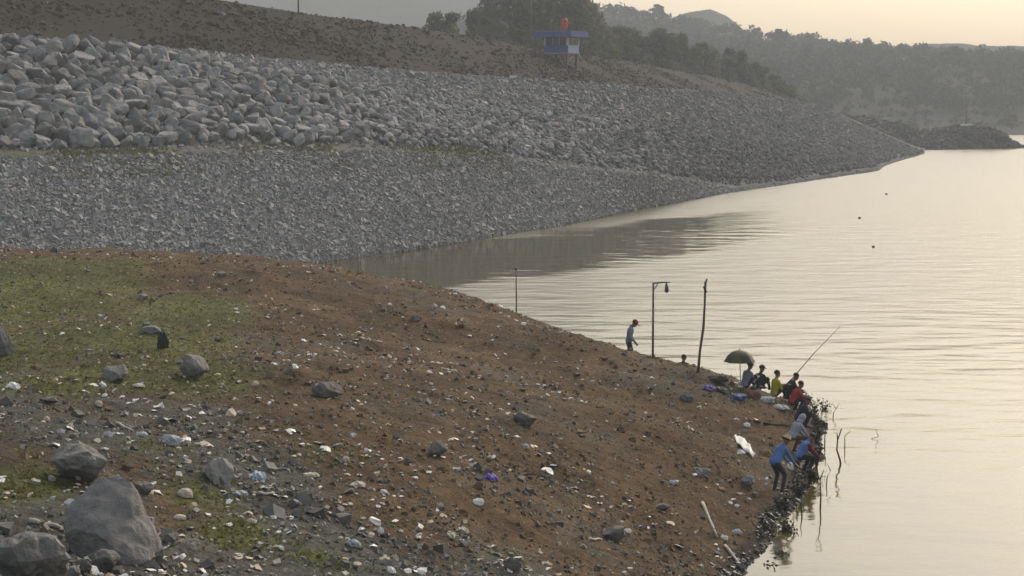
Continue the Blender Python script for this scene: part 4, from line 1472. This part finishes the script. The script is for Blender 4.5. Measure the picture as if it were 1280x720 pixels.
# ------------------------------------------------------------------ litter one can point at
def bag(label, px, py, wpx, hpx, m, seed, yaw=0.0, name='plastic_bag', cat='litter', rough=.5):
    c = hit(px, py)
    s = c[1] / F
    rr = np.random.default_rng(seed)
    v, f = ico(4)
    k = 1 + rough * fbm(v[:, 0] * 1.7 + v[:, 2] * 1.1 + seed, v[:, 1] * 1.7 - v[:, 2] + seed * 2, .8, 4, seed) - .18 * np.abs(fbm(v[:, 0] * 3 + 4, v[:, 1] * 3 + v[:, 2] * 2, .7, 3, seed + 5))
    v = v * k[:, None]
    v[:, 2] = np.maximum(v[:, 2], -.35)
    v = v * np.array([wpx * s / 2, wpx * s / 2 * .7, hpx * s * .62])
    o = link(name, np_mesh(name, v, f, False), m, None, (c[0], c[1] + wpx * s * .25, c[2] + hpx * s * .2), yaw)
    return tag(o, label, cat, 'litter on the headland')


def strip(label, px0, py0, px1, py1, wpx, m, name='plank', cat='wood', lift=.02, group=None):
    """a flat board or pole lying on the ground between two pixels"""
    a, b = hit(px0, py0), hit(px1, py1)
    s = a[1] / F
    d = b - a
    L = np.linalg.norm(d)
    n = 7
    pts = [np.array([0, 0, wpx * s * .3 + lift]) + d * k / (n - 1) for k in range(n)]
    for k in range(n):
        pts[k][2] += .012 * math.sin(k * 1.7)
    o = MB().tube(pts, [wpx * s / 2 * (1 - .35 * k / (n - 1)) for k in range(n)], 8).build(name, m, None, True, a)
    return tag(o, label, cat, group)


bag('crumpled white plastic bag at the left edge of the slope', 15, 487, 18, 10, M_white, 1)
bag('pale grey plastic bag beside the dark gravel above the pointed rock', 212, 556, 24, 14, M_palegrey, 2)
bag('cream foam block right of the large boulder', 231, 622, 20, 14, M_cream, 3, name='foam_block', rough=.15)
bag('cream foam piece just above the right foot of the large boulder', 224, 650, 18, 8, M_cream, 4, name='foam_block', rough=.2)
bag('bluish white plastic bag right of the pointed rock', 321, 602, 22, 15, mat('bluish white plastic', (.52, .58, .66), (.4, .46, .54), .5, nscale=6), 5)
bag('flat grey plastic sheet below the pointed rock', 298, 620, 20, 7, M_palegrey, 6, name='plastic_sheet')
bag('flat oval of cream cardboard on the edge of the gravel', 388, 597, 20, 7, M_cream, 7, name='cardboard')
bag('cream cardboard scrap near the middle of the slope bottom', 447, 609, 20, 8, M_cream, 8, name='cardboard')
bag('small cream foam lump in the left gravel', 123, 507, 10, 8, M_cream, 9, name='foam_block', rough=.15)
bag('tiny cream foam lump left of the large rocks', 58, 527, 9, 8, M_cream, 10, name='foam_block', rough=.15)
bag('small white bottle-shaped scrap in the gravel above the pale bag', 201, 510, 8, 7, M_white, 11)
bag('white bag between the pale bag and the boulder rocks', 176, 546, 14, 7, M_palegrey, 12)
bag('bright purple plastic bag in the middle of the slope', 613, 601, 17, 10, mat('bright purple plastic', (0.20, 0.14, 0.50), (0.13, 0.09, 0.36), .5, nscale=6), 13)
bag('white crumpled bag below the purple one', 597, 632, 15, 10, M_white, 14)
bag('cream cloth scrap at the bottom centre', 577, 667, 18, 9, M_cream, 15, name='cloth_scrap')
bag('pale foam lump left of the cream cloth scrap', 563, 673, 12, 8, M_cream, 16, name='foam_block')
bag('white plastic scrap at the bottom left of centre', 476, 669, 8, 12, M_white, 17)
bag('white plastic cup near the bottom edge', 487, 716, 14, 8, M_white, 18, name='plastic_cup')
bag('cream foam lump on the brown slope above the gravel', 432, 577, 9, 8, M_cream, 19, name='foam_block')
bag('pale scrap of plastic in the upper gravel near the grass', 172, 484, 15, 5, M_cream, 20)
bag('white plastic scrap on the slope left of the white stick', 842, 606, 12, 7, M_palegrey, 21)
bag('white scrap by the trodden slope below the anglers', 934, 534, 8, 7, M_white, 22)
bag('white scrap low on the right of the slope', 784, 667, 10, 7, M_white, 23)
bag('crumpled pale bag on the wet shore below the end of the group', 921, 668, 14, 7, M_palegrey, 24)
bag('pale bag at the bottom centre right', 656, 560, 10, 6, M_palegrey, 25)
bag('pale grey bag at the lower edge of the dark gravel', 440, 683, 18, 9, M_palegrey, 26)
bag('yellowish foam lump at the bottom left of the gravel', 314, 655, 14, 8, M_cream, 27, name='foam_block')
bag('small white lump at the bottom of the dark gravel', 350, 688, 11, 7, M_white, 28)
bag('dark upright bundle standing in the grass', 203, 436, 15, 26, M_black, 29, name='dark_bundle', cat='bundle', rough=.3)
bag('flat black scrap lying in the grass', 146, 446, 18, 5, M_black, 30, name='black_scrap')
bag('purple bag beside the dark bundle at the brow', 886, 489, 18, 9, M_purple, 31)
bag('dark holdall next to the purple bag', 901, 491, 20, 8, M_black, 32, name='holdall', cat='bag')
bag('folded blue tarpaulin beside the seated anglers', 920, 500, 24, 8, M_bluetarp, 33, name='tarpaulin', cat='tarpaulin')
bag('dark red bag at the feet of the dark-shirted angler', 943, 498, 16, 12, mat('red brown bag', (.20, .09, .075), (.13, .055, .05), .8, nscale=6), 34, name='bag', cat='bag')
bag('white sack behind the yellow-shirted angler', 958, 503, 20, 8, M_palegrey, 35, name='sack', cat='sack')
bag('pale flattened sack trailing down towards the red shirt', 976, 512, 22, 7, M_palegrey, 36, name='sack', cat='sack', yaw=-.5)
bag('tan bag left of the blue shirt with straw hat', 958, 570, 16, 9, mat('tan cloth', (.33, .2, .10), (.23, .14, .07), .9, nscale=6), 37, name='bag', cat='bag')
bag('small white bucket between the two blue shirts', 988, 587, 9, 11, M_white, 38, name='bucket', cat='bucket', rough=.1)
bag('dark hump of bags on the brow between the pole and the parasol', 895, 478, 34, 9, M_twig, 39, name='bag_pile', cat='bag', rough=.3)
bag('grey rag on the slope left of the purple bag', 858, 502, 20, 12, mat('slate rag', (.12, .13, .14), (.07, .075, .08), .9, nscale=5), 40, name='rag', rough=.4)
bag('pale bag lying on the dark shore by the white stick', 905, 675, 12, 7, M_white, 41)
bag('dull grey sheet crumpled on the slope left of the sack-like stone', 878, 596, 24, 12, mat('dull sheet', (.26, .25, .23), (.17, .165, .15), .8, nscale=5), 42, name='plastic_sheet')

# long white sheet
a, b = hit(921, 550), hit(943, 575)
d = b - a
V, Fc = [], []
for i_ in range(12):
    for j_ in range(5):
        u, w_ = i_ / 11, j_ / 4 - .5
        wid = .30 + .12 * math.sin(u * 5)
        side = np.array([.75, .55, 0])
        zz = .10 + .05 * math.sin(u * 17 + j_ * 1.3) + .035 * math.sin(j_ * 2.6 + u * 7)
        V.append(d * u + side * wid * w_ + np.array([0, 0, zz]))
for i_ in range(11):
    for j_ in range(4):
        Fc.append((i_ * 5 + j_, i_ * 5 + j_ + 1, i_ * 5 + j_ + 6, i_ * 5 + j_ + 5))
o = MB().add(V, Fc).build('plastic_sheet', M_white, None, True, a)
so = o.modifiers.new('thick', 'SOLIDIFY'); so.thickness = .025
tag(o, 'long white plastic sheet lying on the slope behind the blue shirt', 'plastic sheet')

strip('long pale stick lying down the slope to the water at the bottom right', 878, 631, 896, 673, 5.0, M_palewood, 'stick', 'stick')
strip('pale stick continuing into the water at the bottom right', 906, 684, 936, 721, 4.2, M_palewood, 'stick', 'stick')
strip('white plank lying left of the large boulder', 37, 655, 76, 663, 8, M_palewood, 'plank', 'plank')
strip('thin pale strip of wood in the lower right of the slope', 735, 676, 752, 676, 3.5, M_palewood, 'wood_strip', 'wood')
strip('pale strip of wood in the dark gravel below the bluish bag', 322, 619, 343, 620, 4, M_palewood, 'wood_strip', 'wood')
strip('pale stick in the upper gravel left of the pale bag', 146, 531, 166, 541, 4, M_palewood, 'wood_strip', 'wood')
strip('dark stick lying above the lilac hooded figure', 955, 531, 985, 533, 3, M_twig, 'stick', 'stick')

# ------------------------------------------------------------------ floats, stakes, drowned bushes and added debris clumps
for lab, px_, py_, rr in (('dark float farthest out near the point of the dam', 1108, 243, .13), ('dark flat float in the middle of the three', 1075, 273, .12), ('dark float nearest the camera of the three', 1093, 309, .10)):
    d_ = float(wd(px_, py_))
    t = thing('float', lab, 'float', ((px_ - 640) / F * d_, d_, 0.0), 0, 'floats on the open water')
    MB().ball((0, 0, .06), (rr * 1.3, rr, rr * .75), 12, 8).build('buoy', M_black, t, True)
    MB().tube([(0, 0, .1), (0.02, 0, rr * 1.2)], [.03, .02], 8).build('stem', M_twig, t)

M_weed = mat('dark bush leaves', (0.050, 0.048, 0.034), (0.028, 0.027, 0.02), .8, island=.5, nscale=2)


def bush(label, px, py, hpx, wpx, r, leaves=110, twigs=9):
    d = float(wd(px, py))
    x = (px - 640) / F * d
    h, w = hpx / F * d, wpx / F * d / 2
    g = max(float(at_xy(x, d)[2]), -.3)
    t = thing('shore_bush', label, 'bush', (x, d, min(g, 0.0)), 0, 'dark bushes at the water edge')
    k = MB()
    tips = []
    for _ in range(twigs):
        a = r.uniform(0, 6.28)
        e = np.array([math.cos(a) * w * r.uniform(.2, 1), math.sin(a) * w * r.uniform(.2, 1), h * r.uniform(.45, 1.05)])
        m_ = e * .5 + np.array([r.normal(0, .05), r.normal(0, .05), .08 * h])
        k.tube([(0, 0, -.1), m_, e], [.016, .012, .006], 5)
        tips += [m_, e, e * .75 + m_ * .25]
    k.build('stem', M_twig, t)
    tips = np.array(tips)
    p = tips[r.integers(0, len(tips), leaves)] + r.normal(0, .07, (leaves, 3))
    v, q = leaf_quads(p, .05, r)
    link('foliage', np_mesh('foliage', v, q), M_weed, t)


r = np.random.default_rng(8)
for lab, px_, py_, hp, wp in (('dark bush right of the red-shirted angler', 1012, 506, 18, 22), ('dark bush between the red shirt and the water', 1020, 522, 20, 22), ('low dark bush right of the pale cap', 1026, 536, 16, 18),
                             ('dark bush beside the lilac hood', 1026, 556, 26, 18), ('dark bush right of the red sleeves', 1026, 584, 30, 18), ('dark bush at the feet of the red-sleeved figure', 1016, 606, 26, 24),
                             ('dark bush hanging over the water below the group', 1004, 624, 22, 26), ('low dark bush at the near end of the dark shore', 985, 640, 16, 20), ('small dark bush on the shore near the pale sticks', 962, 668, 14, 18),
                             ('thin drowned bush farthest out from the red shirt', 1036, 512, 12, 14), ('dark debris clump in the shallows below the standing blue shirt', 986, 664, 14, 20),
                             ('low dark debris clump nearest the bottom edge in the shallows', 982, 694, 12, 22), ('small dark debris clump between shore and shallows near the pale stick', 966, 706, 9, 16)):  # last three clumps added to give dark patches of debris and reflection
    bush(lab, px_, py_, hp, wp, r)


def drowned(label, pts_px, base, rad, r, forks=1):
    """a bare branch standing in the water; points are photo pixels in the plane of its foot"""
    d = float(wd(*base))
    p0 = P(base[0], base[1], d)
    pts = [P(x, y, d + r.normal(0, .08)) - p0 for x, y in pts_px]
    t = thing('drowned_branch', label, 'branch', p0, 0, 'bare branches standing in the water')
    MB().tube([np.array([0, 0, -.3])] + pts, np.linspace(rad, rad * .45, len(pts) + 1), 6).build('stem', M_twig, t)
    for k in range(forks):
        q = pts[len(pts) // 2]
        MB().tube([q, q + np.array([r.uniform(-.15, .2), 0, r.uniform(.15, .3)])], [rad * .6, rad * .3], 5).build('twig', M_twig, t)


drowned('curved bare branch standing alone in the water right of the group', [(1050, 575), (1046, 562), (1047, 550), (1052, 536)], (1053, 580), .035, r, 2)
drowned('short straight twig beside the curved branch', [(1056, 556), (1056, 545)], (1056, 562), .022, r, 1)
drowned('thin twig in the water right of the lilac hood', [(1031, 548), (1032, 534)], (1031, 556), .025, r, 2)
drowned('upright twig in the water below the bushes', [(1026, 622), (1025, 600)], (1025, 636), .03, r, 2)
drowned('leaning twig in the water right of the red sleeves', [(1034, 596), (1038, 588)], (1032, 606), .02, r, 1)
drowned('twig in the water far right of the pale cap', [(1042, 516), (1045, 511)], (1040, 522), .02, r, 2)
drowned('short stub in the water below the group', [(1002, 640), (1001, 632)], (1003, 646), .025, r, 1)
drowned('low floating twig right of the curved branch', [(1090, 548), (1098, 546)], (1088, 549), .018, r, 1)

# ------------------------------------------------------------------ loose cover of the headland
def spread(n, r, dmin=19, dmax=100, k=1.0):
    """random spots on the headland, denser close by"""
    u = r.random(n)
    d = (dmin ** (1 - k) + u * (dmax ** (1 - k) - dmin ** (1 - k))) ** (1 / (1 - k)) if k != 1 else dmin * (dmax / dmin) ** u
    a = r.uniform(-.30, .22, n)
    x, y = np.tan(a) * d, d
    z = ground(x, y)
    s = z > -.03
    return np.stack([x, y, z], -1)[s]


r = np.random.default_rng(19)
p = spread(60000, r)
gm = blob_mask(p[:, 0], p[:, 1], GRAVEL_BLOBS)
gr = blob_mask(p[:, 0], p[:, 1], GRASS_BLOBS)
nz = fbm(p[:, 0], p[:, 1], 2.2, 3, 61) * .5 + .5
kk = r.random(len(p)) < np.clip((gm * 1.2 + .10) * np.clip(fbm(p[:, 0], p[:, 1], 1.6, 4, 62) * 2.0 + .6, .1, 1.3), 0, 1) * (1 - .6 * gr)
q = p[kk]
sz = np.clip(r.lognormal(-3.85, .62, len(q)) * (q[:, 1] / 30) ** .3, .008, .16)
q[:, 2] += sz * .2
scatter('gravel', STONES, q, sz, r, M_pebble, headland, .5)
p = spread(42000, r)
gm = blob_mask(p[:, 0], p[:, 1], GRAVEL_BLOBS)
gr = blob_mask(p[:, 0], p[:, 1], GRASS_BLOBS)
kk = r.random(len(p)) < (1 - .85 * gm) * np.clip((p[:, 1] - 24) / 16, .15, 1) * (1 - .7 * gr) * np.clip(fbm(p[:, 0], p[:, 1], 1.8, 4, 71) * 2.2 + .55, .03, 1)
q = p[kk]
sz = np.clip(r.lognormal(-4.05, .6, len(q)) * (q[:, 1] / 30) ** .4, .008, .11)
q[:, 2] += sz * .15
scatter('earth_clods', STONES, q, sz, r, M_clod, headland, .5)
p = spread(9000, r, k=.8)
q = p[r.random(len(p)) < .75]
scatter('pale_stones', STONES, q + np.array([0, 0, .01]), np.clip(r.lognormal(-3.8, .45, len(q)), .012, .08), r, M_pale, headland, .4)
# dark wet stones along the water line
ww = spread(60000, r, 42, 72)
q = ww[(ww[:, 2] < .16 + .15 * fbm(ww[:, 0], ww[:, 1], 1.5, 3, 4)) & (ww[:, 0] > 3)][:1500]
scatter('shore_stones', ROCKS20, q, np.clip(r.lognormal(-3.0, .5, len(q)), .02, .2), r, mat('wet stone', (0.05, 0.045, 0.04), (0.03, 0.027, 0.024), .5, island=.5, nscale=3), headland, .5)


def scraps(name, n, r, m, lo=.03, hi=.11):
    """torn flat bits of litter, each a bent little sheet with thickness"""
    p = spread(n, r, k=.75)
    gr = blob_mask(p[:, 0], p[:, 1], GRASS_BLOBS)
    p = p[(r.random(len(p)) > gr * .6) & (fbm(p[:, 0], p[:, 1], 2.6, 4, 83) * 2 + r.normal(0, .22, len(p)) > .12)]
    v = np.array([[-1, -.7, 0], [0, -.8, .22], [1, -.5, 0], [-.9, .6, .05], [.1, .8, .3], [.9, .7, -.02]], float)
    v = np.concatenate([v, v - np.array([0, 0, .12])])
    f = np.array([(0, 1, 4, 3), (1, 2, 5, 4), (6, 9, 10, 7), (7, 10, 11, 8), (0, 6, 7, 1), (1, 7, 8, 2), (2, 8, 11, 5), (5, 11, 10, 4), (4, 10, 9, 3), (3, 9, 6, 0)])
    rr = np.random.default_rng(4)
    bases = [(v * rr.uniform(.6, 1.3, v.shape), f) for _ in range(6)]
    scatter(name, bases, p + np.array([0, 0, .025]), np.clip(r.lognormal(math.log(lo * 1.4), .4, len(p)), lo * .6, hi), r, m, headland, .35)


scraps('white_litter', 3100, r, M_white, .033, .13)
scraps('cream_litter', 2900, r, mat('cream scraps', (.55, .45, .33), (.4, .33, .24), .8, island=.3, nscale=5), .031, .12)
scraps('grey_litter', 3300, r, mat('grey scraps', (.36, .36, .36), (.26, .26, .26), .7, island=.3, nscale=5), .028, .11)
scraps('blue_litter', 90, r, mat('blue scraps', (.14, .18, .34), (.1, .12, .25), .7, island=.4, nscale=5), .025, .07)

p = spread(80000, r)
gr = blob_mask(p[:, 0], p[:, 1], GRASS_BLOBS)
nz = fbm(p[:, 0], p[:, 1], 1.6, 4, 13)
q = p[r.random(len(p)) < np.clip(gr * 1.1 + nz * .6 - .2, 0, 1)][:26000]
blades('grass', q, .045, .028, r, M_grass, headland, 6, 1.0)
q = spread(3000, r)[:1500]
blades('dry_weeds', q, .07, .014, r, mat('dry weeds', (0.34, 0.27, 0.17), (0.22, 0.17, 0.10), .9, island=.5, nscale=1), headland, 4, 1.2)

# ------------------------------------------------------------------ haze over the lake
hz = MB().box((100, 845, 60), (2600, 1930, 136)).mesh('haze')
hm = bpy.data.materials.new('evening haze')
hm.use_nodes = True
hn = hm.node_tree
hn.nodes.clear()
ho = hn.nodes.new('ShaderNodeOutputMaterial')
hv = hn.nodes.new('ShaderNodeVolumePrincipled')
hv.inputs['Color'].default_value = (0.66, 0.69, 0.72, 1)
hv.inputs['Density'].default_value = 0.00064
hv.inputs['Anisotropy'].default_value = 0.0
hn.links.new(hv.outputs[0], ho.inputs['Volume'])
tag(link('haze', recalc(hz), hm), 'thin pale haze hanging over the lake and hills', kind='stuff')
